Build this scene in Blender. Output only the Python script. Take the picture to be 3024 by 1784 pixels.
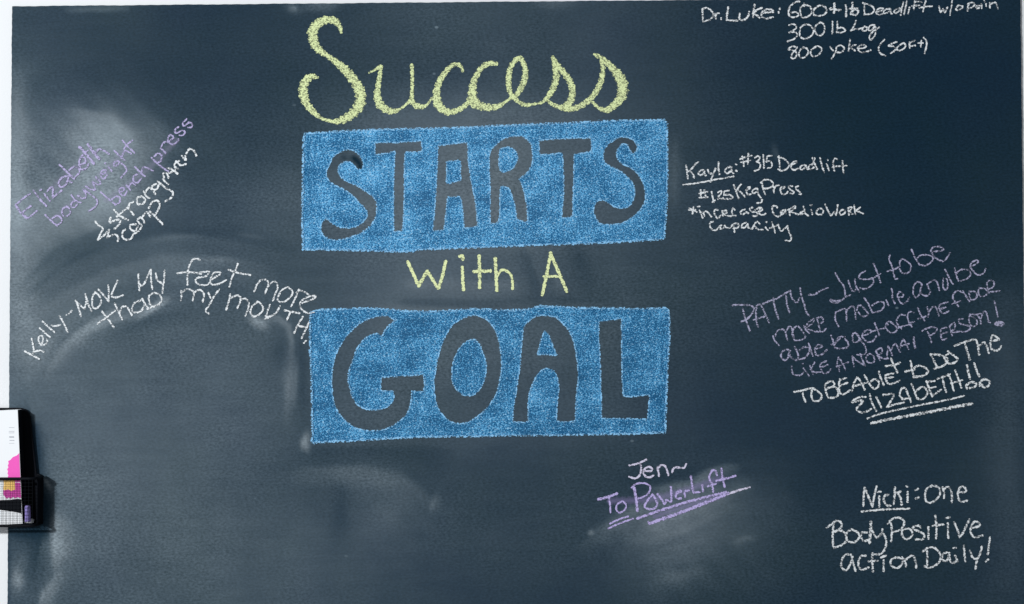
import bpy, bmesh, math, random
import numpy as np
from mathutils import Vector, Matrix
from mathutils.geometry import tessellate_polygon

for o in list(bpy.data.objects):
    bpy.data.objects.remove(o, do_unlink=True)
S = bpy.context.scene
COL = S.collection

# ------------------------------------------------------------------ camera
CAM_Y, CAM_Z, PITCH, ROLL = -1.963, 1.5, 1.33, -0.15
cd = bpy.data.cameras.new('camera')
cd.sensor_fit = 'HORIZONTAL'; cd.sensor_width = 36; cd.lens = 18 / math.tan(math.radians(24.8))
cd.clip_start = 0.01; cd.clip_end = 100
cam = bpy.data.objects.new('camera', cd); COL.objects.link(cam)
cam.matrix_world = Matrix.Translation((0, CAM_Y, CAM_Z)) @ Matrix.Rotation(math.radians(90 + PITCH), 4, 'X') @ Matrix.Rotation(math.radians(ROLL), 4, 'Z')
S.camera = cam

# ------------------------------------------------------------------ light: a ceiling lamp up and to the left behind the camera, room light from all round
w = bpy.data.worlds.new('World'); S.world = w; w.use_nodes = True
bg = w.node_tree.nodes['Background']
bg.inputs[0].default_value = (0.90, 0.95, 1.0, 1); bg.inputs[1].default_value = 0.27
def area(name, loc, target, sx, sy, power, col):
    d = bpy.data.lights.new(name, 'AREA'); d.shape = 'RECTANGLE'; d.size = sx; d.size_y = sy
    d.energy = power; d.color = col
    o = bpy.data.objects.new(name, d); COL.objects.link(o); o.location = loc
    o.rotation_euler = (Vector(target) - Vector(loc)).to_track_quat('-Z', 'Y').to_euler()
area('ceiling_lamp', (-4.3, -5.0, 3.4), (-0.2, 0, 1.5), 0.5, 0.35, 432, (0.95, 0.98, 1.0))
S.view_settings.view_transform = 'Standard'; S.view_settings.look = 'None'
S.view_settings.exposure = 0; S.view_settings.gamma = 1
S.render.engine = 'CYCLES'
S.cycles.transparent_max_bounces = 24
S.render.resolution_x = 1024; S.render.resolution_y = 604

# ------------------------------------------------------------------ helpers
def tag(o, label=None, cat=None, group=None, kind=None):
    for k, v in (('label', label), ('category', cat), ('group', group), ('kind', kind)):
        if v: o[k] = v
    return o
def link(name, me, mats, parent=None):
    o = bpy.data.objects.new(name, me); COL.objects.link(o)
    for m in (mats if isinstance(mats, (list, tuple)) else [mats]): me.materials.append(m)
    if parent is not None: o.parent = parent
    return o
def from_bm(name, bm, mats, parent=None, smooth=False):
    me = bpy.data.meshes.new(name); bm.normal_update(); bm.to_mesh(me); bm.free()
    if smooth:
        for p in me.polygons: p.use_smooth = True
    return link(name, me, mats, parent)
def box(bm, x0, x1, y0, y1, z0, z1, mi=0):
    v = [bm.verts.new(c) for c in ((x0,y0,z0),(x1,y0,z0),(x1,y1,z0),(x0,y1,z0),(x0,y0,z1),(x1,y0,z1),(x1,y1,z1),(x0,y1,z1))]
    for f in ((3,2,1,0),(4,5,6,7),(0,1,5,4),(1,2,6,5),(2,3,7,6),(3,0,4,7)):
        bm.faces.new([v[i] for i in f]).material_index = mi
def tube(bm, pts, r, n=8, closed=False):
    pts = [Vector(p) for p in pts]; N = len(pts); rings = []
    for i, p in enumerate(pts):
        a = pts[(i-1) % N] if (closed or i) else p
        b = pts[(i+1) % N] if (closed or i < N-1) else p
        t = (b - a).normalized()
        up = Vector((0, 1, 0)) if abs(t.y) < 0.9 else Vector((0, 0, 1))
        u = t.cross(up).normalized(); v = t.cross(u)
        rings.append([bm.verts.new(p + (u*math.cos(k*2*math.pi/n) + v*math.sin(k*2*math.pi/n))*r) for k in range(n)])
    for i in range(N if closed else N-1):
        A, B = rings[i], rings[(i+1) % N]
        for k in range(n): bm.faces.new((A[k], A[(k+1)%n], B[(k+1)%n], B[k]))
    if not closed:
        bm.faces.new(rings[0][::-1]); bm.faces.new(rings[-1])
def slab(bm, outline, y0, y1, mi=0):
    """a flat polygon in the wall plane (x, z) given thickness from y0 (front) to y1"""
    tri = tessellate_polygon([[Vector((x, z, 0)) for x, z in outline]])
    f = [bm.verts.new((x, y0, z)) for x, z in outline]; b = [bm.verts.new((x, y1, z)) for x, z in outline]
    for t in tri:
        bm.faces.new([f[i] for i in t]).material_index = mi; bm.faces.new([b[i] for i in t][::-1]).material_index = mi
    n = len(outline)
    for i in range(n): bm.faces.new((f[i], f[(i+1)%n], b[(i+1)%n], b[i])).material_index = mi

# node helpers
class NT:
    def __init__(s, name):
        s.m = bpy.data.materials.new(name); s.m.use_nodes = True; s.t = s.m.node_tree
        s.b = s.t.nodes['Principled BSDF']
    def n(s, typ, **kw):
        n = s.t.nodes.new(typ)
        for k, v in kw.items(): setattr(n, k, v)
        return n
    def put(s, sock, v):
        if isinstance(v, bpy.types.NodeSocket): s.t.links.new(v, sock)
        elif isinstance(v, (tuple, list)) and len(v) == 3 and sock.type == 'RGBA': sock.default_value = (*v, 1)
        else: sock.default_value = v
    def math(s, op, a, b=0.0, c=0.0, clamp=False):
        n = s.n('ShaderNodeMath', operation=op, use_clamp=clamp)
        for i, v in enumerate((a, b, c)): s.put(n.inputs[i], v)
        return n.outputs[0]
    def noise(s, vec, scale, detail=2, rough=0.5, dist=0.0):
        n = s.n('ShaderNodeTexNoise'); s.put(n.inputs['Vector'], vec); n.inputs['Scale'].default_value = scale
        n.inputs['Detail'].default_value = detail; n.inputs['Roughness'].default_value = rough; n.inputs['Distortion'].default_value = dist
        return n.outputs[0]
    def mapr(s, v, a, b, c=0.0, d=1.0, smooth=False):
        n = s.n('ShaderNodeMapRange', interpolation_type='SMOOTHSTEP' if smooth else 'LINEAR'); s.put(n.inputs[0], v)
        for i, x in enumerate((a, b, c, d)): s.put(n.inputs[i+1], x)
        return n.outputs[0]
    def mix(s, f, a, b):
        n = s.n('ShaderNodeMix', data_type='RGBA'); s.put(n.inputs[0], f); s.put(n.inputs[6], a); s.put(n.inputs[7], b)
        return n.outputs[2]
    def mapping(s, vec, scale=(1,1,1), rot=(0,0,0)):
        n = s.n('ShaderNodeMapping'); s.put(n.inputs[0], vec); n.inputs['Scale'].default_value = scale; n.inputs['Rotation'].default_value = rot
        return n.outputs[0]
    def obj(s): return s.n('ShaderNodeTexCoord').outputs['Object']
    def set(s, **kw):
        for k, v in kw.items(): s.put(s.b.inputs[k.replace('_', ' ')], v)
def plain(name, col, rough=0.6, var=0.12, scale=60, spec=0.3, bump=0.0):
    m = NT(name); o = m.obj(); n = m.noise(o, scale, 4, 0.6)
    m.set(Base_Color=m.mix(n, tuple(c*(1-var) for c in col), tuple(min(1, c*(1+var)) for c in col)), Roughness=rough, Specular_IOR_Level=spec)
    if bump:
        b = m.n('ShaderNodeBump'); b.inputs['Strength'].default_value = bump; b.inputs['Distance'].default_value = 0.0006
        m.put(b.inputs['Height'], m.noise(o, scale*5, 3, 0.6)); m.set(Normal=b.outputs[0])
    return m.m

# ------------------------------------------------------------------ materials
def wall_mat():
    m = NT('white_wall_paint'); o = m.obj()
    n = m.noise(o, 2.2, 3, 0.5); f = m.noise(o, 260, 3, 0.6)
    m.set(Base_Color=m.mix(n, (0.80, 0.81, 0.825), (0.835, 0.84, 0.85)), Roughness=0.7, Specular_IOR_Level=0.2)
    b = m.n('ShaderNodeBump'); b.inputs['Strength'].default_value = 0.25; b.inputs['Distance'].default_value = 0.0008
    m.put(b.inputs['Height'], f); m.set(Normal=b.outputs[0]); return m.m
def board_mat():
    m = NT('blackboard_paint'); o = m.obj()
    a = m.n('ShaderNodeAttribute', attribute_name='dust'); dust = a.outputs['Fac']
    wipe = m.noise(m.mapping(o, (3, 1, 14), (0, 0.30, 0)), 3.0, 5, 0.6, 0.4)     # soft sideways wiping streaks
    wipe2 = m.noise(m.mapping(o, (2, 1, 20), (0, -0.55, 0)), 4.0, 4, 0.6, 0.3)
    cloud = m.noise(o, 7, 6, 0.62)
    grain = m.noise(m.mapping(o, (0.6, 1, 1), (0, 0.15, 0)), 300, 2, 0.6)            # dust caught by the roller texture
    rough = m.mapr(m.noise(m.mapping(o, (1, 1, 1.4)), 3.4, 3, 0.5), 0.38, 0.62, 0.30, 1.0, True)   # the roller left some areas coarser
    d = m.math('MULTIPLY', dust, m.mapr(wipe, 0.25, 0.75, 0.92, 1.08))
    d = m.math('MULTIPLY', d, m.mapr(wipe2, 0.25, 0.75, 0.92, 1.08))
    d = m.math('MULTIPLY', d, m.mapr(cloud, 0.25, 0.75, 0.78, 1.22))
    gr = m.math('MULTIPLY', m.math('SUBTRACT', grain, 0.5), m.math('MULTIPLY', rough, 1.9))
    d = m.math('MULTIPLY', d, m.math('ADD', 1.0, gr), clamp=True)
    fleck = m.mapr(m.noise(m.mapping(o, (0.45, 1, 1.1), (0, 0.25, 0)), 190, 2, 0.7), 0.66, 0.76, 0, 1, True)
    d = m.math('ADD', d, m.math('MULTIPLY', m.math('MULTIPLY', fleck, rough), m.math('MULTIPLY', dust, 0.7)))
    v = m.n('ShaderNodeTexVoronoi'); m.put(v.inputs['Vector'], m.mapping(o, (0.8, 1, 1.15), (0, 0.4, 0))); v.inputs['Scale'].default_value = 24; v.inputs['Randomness'].default_value = 1
    rnd = m.n('ShaderNodeSeparateColor'); m.put(rnd.inputs[0], v.outputs['Color'])
    rad = m.mapr(rnd.outputs[1], 0, 1, 0.02, 0.075)
    dot = m.math('MULTIPLY', m.mapr(m.math('DIVIDE', v.outputs['Distance'], rad), 0.5, 1.1, 1, 0), m.math('GREATER_THAN', rnd.outputs[0], 0.80))
    d = m.math('ADD', d, m.math('MULTIPLY', dot, m.mapr(rnd.outputs[2], 0, 1, 0.03, 0.22)), clamp=True)
    tint = m.mix(m.mapr(m.noise(o, 4.5, 3, 0.5), 0.35, 0.65), (0.0026, 0.0145, 0.0305), (0.0036, 0.0172, 0.0255))
    tint = m.mix(m.mapr(grain, 0.3, 0.7), tint, m.mix(0.5, tint, (0.006, 0.030, 0.062)))
    powder = m.mix(m.mapr(dust, 0.07, 0.22), (0.52, 0.66, 0.75), (0.58, 0.675, 0.735))       # a thin film looks cooler than a thick one
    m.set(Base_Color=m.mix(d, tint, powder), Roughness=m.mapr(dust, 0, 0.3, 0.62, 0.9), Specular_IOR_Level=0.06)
    b = m.n('ShaderNodeBump'); b.inputs['Distance'].default_value = 0.0007; m.put(b.inputs['Strength'], m.math('MULTIPLY', rough, 0.25))
    m.put(b.inputs['Height'], m.noise(m.mapping(o, (0.6, 1, 1), (0, 0.15, 0)), 210, 3, 0.6)); m.set(Normal=b.outputs[0]); return m.m
def chalk_mat(name, col, t0=0.40, k=0.14, soft=0.10, base=0.24, scale=420, film_tone=0.62):
    """dry chalk: grains caught on the rough board, thinning towards the edge of the stroke (UV.y runs -1..1 across it)"""
    m = NT(name); o = m.obj()
    uv = m.n('ShaderNodeUVMap', uv_map='stroke'); sp = m.n('ShaderNodeSeparateXYZ'); m.put(sp.inputs[0], uv.outputs[0])
    v2 = m.math('POWER', m.math('ABSOLUTE', sp.outputs[1]), 3.0 if t0 < 0.9 else 1.2)
    n = m.noise(m.mapping(o, (0.72, 1, 1.25), (0, 0.35, 0)), scale, 2, 0.65); press = m.noise(o, 150, 2, 0.6)
    t = m.math('ADD', m.math('ADD', t0, m.math('MULTIPLY', v2, k)), m.mapr(press, 0.3, 0.7, 0.085, -0.085))
    hit = m.mapr(m.math('SUBTRACT', n, t), -soft/2, soft/2, 0, 1, True)
    film = m.math('MULTIPLY', m.math('SUBTRACT', 1.0, v2, clamp=True), base)
    al = m.math('MAXIMUM', hit, film)
    m.set(Base_Color=m.mix(hit, tuple(c*film_tone for c in col), col), Roughness=0.95, Specular_IOR_Level=0.05, Alpha=al); return m.m
def fill_mat(name, low, high, bias):
    """chalk rubbed on with its side: fine grain, hatching that runs across in some patches and down in others, thin spots where the board shows"""
    m = NT(name); o = m.obj()
    g = m.noise(m.mapping(o, (0.85, 1, 1.1), (0, 0.4, 0)), 460, 2, 0.65, 0.4)
    patch = m.noise(m.mapping(o, (1, 1, 1.3)), 17, 4, 0.6)
    across = m.noise(m.mapping(o, (1, 1, 6), (0, 0.28, 0)), 24, 4, 0.65)
    down = m.noise(m.mapping(o, (6, 1, 1), (0, 0.22, 0)), 24, 4, 0.65)
    which = m.mapr(m.noise(o, 6.5, 2, 0.5), 0.44, 0.56, 0, 1, True)
    hatch = m.math('ADD', m.math('MULTIPLY', across, which), m.math('MULTIPLY', down, m.math('SUBTRACT', 1.0, which)))
    lo = m.math('ADD', m.mapr(patch, 0.3, 0.7, 0.055+bias, -0.055+bias), m.mapr(hatch, 0.3, 0.7, 0.036, -0.036))
    hit = m.mapr(m.math('SUBTRACT', g, lo), 0.46, 0.60, 0, 1, True)
    al = m.math('MAXIMUM', hit, m.mapr(lo, -0.06, 0.075, 0.95, 0.58))
    fleck = m.mapr(m.math('SUBTRACT', m.noise(m.mapping(o, (0.75, 1, 1.1), (0, 0.3, 0)), 330, 2, 0.6), m.math('MULTIPLY', lo, 0.7)), 0.585, 0.66, 0, 1, True)
    al = m.math('MAXIMUM', al, m.math('MULTIPLY', fleck, 0.95)); m.set(Base_Color=m.mix(fleck, m.mix(hit, low, high), (0.36, 0.64, 0.88)), Roughness=0.95, Specular_IOR_Level=0.05, Alpha=al); return m.m

M = dict(wall=wall_mat(), board=board_mat(),
    white=chalk_mat('white_chalk', (0.82, 0.845, 0.86), 0.44, 0.12, 0.12, 0.20),
    lavender=chalk_mat('lavender_chalk', (0.47, 0.42, 0.66), 0.42, 0.12, 0.14, 0.38),
    dimlavender=chalk_mat('worn_lavender_chalk', (0.43, 0.42, 0.58), 0.455, 0.13, 0.14, 0.18),
    palelavender=chalk_mat('pale_lavender_chalk', (0.70, 0.66, 0.82), 0.40, 0.12, 0.12, 0.45),
    lavenderhaze=chalk_mat('lavender_smudge', (0.44, 0.41, 0.60), 0.95, 0.0, 0.10, 0.17, 420, 1.0),
    purplehaze=chalk_mat('purple_smudge', (0.40, 0.34, 0.66), 0.95, 0.0, 0.10, 0.26, 420, 1.0),
    purple=chalk_mat('purple_chalk', (0.54, 0.46, 0.80), 0.42, 0.10, 0.14, 0.62),
    yellow=chalk_mat('yellow_chalk', (0.77, 0.86, 0.45), 0.445, 0.09, 0.14, 0.55, 430, 0.58),
    blue=fill_mat('blue_chalk_fill', (0.016, 0.150, 0.355), (0.17, 0.51, 0.84), 0.0), deepblue=fill_mat('deep_blue_chalk_fill', (0.015, 0.140, 0.330), (0.15, 0.47, 0.78), 0.012),
    solidyellow=chalk_mat('firm_yellow_chalk', (0.82, 0.89, 0.48), 0.395, 0.09, 0.14, 0.60, 430, 0.62),
    blueline=chalk_mat('blue_chalk_line', (0.28, 0.58, 0.88), 0.49, 0.10, 0.08, 0.05),
    wire=plain('black_powder_coat', (0.0025, 0.0035, 0.006), 0.55, 0.2, 80, 0.08),
    backing=plain('black_sheet_metal', (0.003, 0.004, 0.007), 0.7, 0.2, 80, 0.06),
    card=plain('white_carton', (0.86, 0.87, 0.89), 0.55, 0.02, 30, 0.3),
    pink=plain('pink_print', (0.88, 0.10, 0.50), 0.5, 0.08, 50), yellowprint=plain('orange_yellow_print', (0.90, 0.55, 0.16), 0.5, 0.1, 60),
    magenta=plain('magenta_print', (0.55, 0.05, 0.32), 0.5, 0.1, 50), grey=plain('grey_print', (0.45, 0.46, 0.50), 0.6, 0.05), inkblack=plain('black_print', (0.004, 0.005, 0.008), 0.6, 0.1, 60, 0.06),
    stick=plain('purple_chalk_stick', (0.26, 0.21, 0.50), 0.95, 0.18, 120, 0.05, 0.4), whitestick=plain('white_chalk_stick', (0.84, 0.85, 0.87), 0.95, 0.05, 120, 0.05, 0.3))

# ------------------------------------------------------------------ what is on the board, in tenths of a millimetre from the camera axis point (x right, z up)
WALL_Y = 0.005
BOARD = [(-0.8901, 2.0755), (0.9082, 2.0875), (0.9057, 0.9839), (-0.8899, 0.9886)]
ORG = (0.0085, 0.0, 0.9839)
DUST_X = [-907.3, -727.3, -547.3, -367.2, -187.2, -7.2, 172.8, 352.8, 532.8, 712.8, 907.2]
DUST_Z = [584.4, 463.0, 341.9, 221.2, 100.8, -19.2, -138.9, -258.2, -377.3, -486.4]
DUST_GRID = [
    [43, 39, 24, 35, 69, 74, 64, 29, 15, 12, 12],
    [80, 39, 27, 35, 54, 74, 64, 29, 9, 7, 9],
    [166, 82, 41, 59, 151, 174, 97, 39, 12, 7, 12],
    [166, 113, 69, 116, 183, 183, 109, 45, 18, 9, 15],
    [187, 109, 109, 85, 137, 129, 85, 50, 22, 12, 25],
    [187, 137, 123, 103, 129, 123, 91, 45, 25, 18, 37],
    [137, 137, 123, 103, 109, 97, 74, 33, 22, 18, 41],
    [123, 151, 123, 82, 66, 57, 52, 45, 25, 25, 45],
    [97, 137, 129, 100, 77, 61, 52, 50, 33, 25, 41],
    [103, 109, 109, 94, 66, 47, 39, 41, 25, 25, 41],
]
# (amount, width mm, fade to the ends, path mm, crisp side): positive leaves dust, negative is rubbed clean, or paints the basket's shadow where marked
SMEARS_AND_SHADE = [
    (0.16, 22.8, 0.6, [(-880.4, 447.1), (-880.4, 295.9), (-876.7, 127.2)], 0),
    (0.1, 27.0, 0.8, [(-865.9, 127.1), (-871.3, 43.1), (-840.5, -64.9)], 0),
    (0.17, 57.0, 0.3, [(-842.3, 187.3), (-728.6, 271.4), (-650.6, 319.5)], 0),
    (0.1, 42.0, 0.5, [(-759.2, 356.0), (-692.9, 343.7)], 0),
    (0.12, 20.4, 0.6, [(-771.5, 389.3), (-711.2, 374.0), (-662.7, 319.5)], 1),
    (0.1, 36.0, 0.5, [(-740.3, 211.1), (-656.3, 247.0)], 0),
    (0.08, 30.0, 0.6, [(-789.4, 362.1), (-728.8, 295.5)], 0),
    (0.07, 78.0, 0, [(-746.7, 271.4)], 0),
    (0.06, 21.6, 0.7, [(-871.0, 7.1), (-799.3, 54.9), (-709.6, 102.7), (-619.6, 123.5), (-517.5, 120.2), (-427.3, 89.9)], 1),
    (-0.3, 15.6, 0.5, [(-865.3, 55.0), (-799.7, 114.9), (-709.9, 156.8), (-607.8, 174.6), (-487.6, 162.3), (-391.4, 134.9)], -1),
    (-0.28, 10.8, 0.5, [(-871.5, 79.1), (-811.9, 139.0), (-728.0, 174.9), (-650.0, 192.8)], 1),
    (-0.22, 8.4, 0.5, [(-853.4, 67.0), (-775.8, 126.9), (-655.9, 168.7)], 1),
    (0.06, 5.4, 0.8, [(-643.8, 155.4), (-595.8, 162.5), (-547.7, 164.2)], 0),
    (0.04, 4.8, 0.8, [(-487.6, 168.3), (-439.5, 159.7)], 0),
    (0.05, 4.8, 0.8, [(-571.6, 123.4), (-499.5, 122.6), (-427.4, 106.8)], 0),
    (0.14, 10.2, 0.7, [(-819.5, -68.0), (-792.8, -29.1), (-757.0, 0.8), (-709.2, 33.6)], 1),
    (0.26, 6.0, 0.9, [(-667.1, 16.1), (-637.2, 32.8), (-602.5, 52.0)], -1),
    (0.11, 13.2, 0.7, [(-756.9, -8.2), (-709.1, 12.6), (-667.1, 24.5)], -1),
    (0.05, 20.4, 0.5, [(-852.4, -70.9), (-822.8, -23.0), (-775.1, 18.8)], 0),
    (-0.3, 18.0, 0.6, [(-708.9, -11.3), (-643.1, 15.5), (-571.2, 33.3)], 1),
    (0.18, 6.0, 0.8, [(-466.2, 16.8), (-451.1, 9.0), (-431.9, -0.1)], 0),
    (0.09, 7.2, 0.7, [(-469.2, 24.0), (-433.2, 11.9)], 0),
    (0.11, 9.0, 0.7, [(-445.2, 14.9), (-415.2, 20.9), (-394.2, 5.8), (-387.5, -24.2), (-389.8, -66.1)], 1),
    (-0.32, 14.4, 0.6, [(-407.9, -9.1), (-410.2, -66.0)], 0),
    (-0.38, 13.2, 0.4, [(-374.3, -18.2), (-370.6, -108.0), (-365.7, -176.8)], 0),
    (0.1, 9.6, 0.7, [(-383.8, -54.1), (-386.1, -137.9)], 1),
    (0.05, 7.2, 0.7, [(-397.0, -78.0), (-399.8, -167.7)], 0),
    (0.24, 5.4, 0.8, [(-362.1, -182.7), (-365.0, -203.6), (-362.0, -218.5)], 0),
    (0.14, 3.6, 0.8, [(-371.0, -191.7), (-371.6, -215.5)], 0),
    (-0.33, 18.0, 0.2, [(-351.8, -216.8), (-259.1, -212.8), (-127.5, -216.2)], 1),
    (0.08, 20.4, 0.6, [(-366.7, -252.5), (-271.0, -250.4), (-199.3, -263.7), (-151.5, -299.5)], 1),
    (0.05, 48.0, 0.6, [(-247.1, -305.2), (-199.3, -353.0)], 0),
    (-0.3, 14.4, 0.6, [(-299.7, -287.2), (-306.8, -376.5)], 0),
    (0.07, 6.0, 0.8, [(-136.0, -290.6), (-140.7, -305.5), (-146.7, -323.4)], -1),
    (0.28, 6.0, 0.7, [(-831.8, -262.6), (-822.2, -268.0), (-813.8, -282.9)], 1),
    (0.22, 13.2, 0.7, [(-811.1, -318.6), (-810.8, -363.3), (-808.0, -422.7)], -1),
    (0.05, 24.0, 0.6, [(-790.6, -351.4), (-790.2, -410.8)], 0),
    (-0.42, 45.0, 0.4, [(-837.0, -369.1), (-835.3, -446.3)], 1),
    (-0.86, 30.0, 0.1, [(-846.9, -173.7), (-839.4, -214.3), (-837.9, -256.1)], 1),  # little dust here, thinned further to paint the basket's upper shadow
    (-0.84, 33.0, 0.1, [(-835.3, -273.9), (-821.9, -309.7), (-823.0, -327.5), (-828.7, -360.2)], 1),  # cleaner board by the pocket, darkened more as its painted shadow
    (-0.8, 13.2, 0.1, [(-880.1, -357.1), (-838.3, -358.4)], 0),  # dust thinned to paint the shade under the basket
    (0.22, 10.8, 0.6, [(-873.6, -428.4), (-872.2, -455.1)], 0),
    (0.07, 13.2, 0.6, [(-861.9, -392.8), (-873.6, -434.4)], 0),
    (0.15, 10.8, 0.6, [(-832.6, -493.8), (-826.8, -467.1), (-804.9, -437.5)], 1),
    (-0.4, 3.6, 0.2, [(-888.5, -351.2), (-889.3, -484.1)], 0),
    (0.12, 7.8, 0.7, [(-398.3, 573.3), (-380.2, 567.1)], 0),
    (0.09, 10.8, 0.7, [(-374.2, 576.9), (-307.8, 575.5)], 0),
    (0.05, 8.4, 0.6, [(42.5, 580.6), (108.9, 579.2)], 0),
    (0.08, 7.2, 0.5, [(-790.8, 568.2), (-688.2, 572.8)], 0),
    (0.12, 21.6, 0.6, [(147.0, -362.8), (206.9, -324.3), (266.8, -297.7)], 1),
    (0.15, 14.4, 0.6, [(249.0, -285.7), (314.8, -276.9), (350.8, -253.2), (386.7, -244.3)], 1),
    (0.11, 13.2, 0.7, [(230.7, -354.1), (326.5, -312.7), (410.4, -277.2)], 0),
    (0.1, 27.6, 0.6, [(206.7, -377.8), (302.3, -354.3), (392.3, -306.9)], 0),
    (0.09, 57.0, 0.6, [(218.5, -401.6), (326.1, -378.1), (422.0, -330.8)], 0),
    (-0.22, 9.6, 0.8, [(206.5, -401.6), (302.2, -372.1), (398.1, -324.8)], 0),
    (0.05, 14.4, 0.7, [(254.0, -446.2), (331.7, -431.6)], 0),
    (0.2, 3.6, 0.2, [(136.3, -363.3), (139.9, -361.0)], 0),
    (0.06, 6.0, 0.8, [(385.8, -381.8), (409.7, -372.4), (428.8, -373.6)], 0),
    (-0.25, 9.6, 0.5, [(201.2, -270.7), (279.0, -261.9), (326.9, -250.2)], 0),
    (0.05, 12.0, 0.5, [(288.5, 329.1), (287.9, 220.4)], 0),
    (0.06, 4.8, 0.8, [(465.5, 325.6), (469.0, 310.5), (473.7, 295.4)], 0),
    (-0.97, 6.6, 0.0, [(-279.8, 301.6), (-271.4, 294.3), (-268.4, 285.8)], 0),
    (-0.6, 4.8, 0.0, [(-297.9, 302.8)], 0),
    (-0.27, 9.0, 0.1, [(-190.2, 48.5), (-127.2, 48.3), (-67.2, 47.0), (10.8, 49.1)], 1),
    (0.06, 15.6, 0.2, [(-178.2, 77.3), (-79.2, 74.0), (-1.1, 75.6)], 0),
    (-0.35, 14.4, 0.2, [(29.0, 124.8), (46.9, 64.7)], 1),
    (-0.32, 20.4, 0.3, [(113.2, 136.6), (136.9, 70.4)], 0),
    (0.05, 9.6, 0.4, [(77.0, 100.6), (85.9, 64.6)], 0),
    (-0.25, 10.8, 0.4, [(28.8, 47.9), (172.8, 52.3)], 0),
    (0.06, 5.4, 0.5, [(-235.2, 34.8), (-157.2, 31.0), (-67.2, 32.5)], 0),
    (0.03, 30.0, 0.5, [(874.8, 38.5), (874.7, -200.9), (874.6, -438.9)], 0),
]
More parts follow.
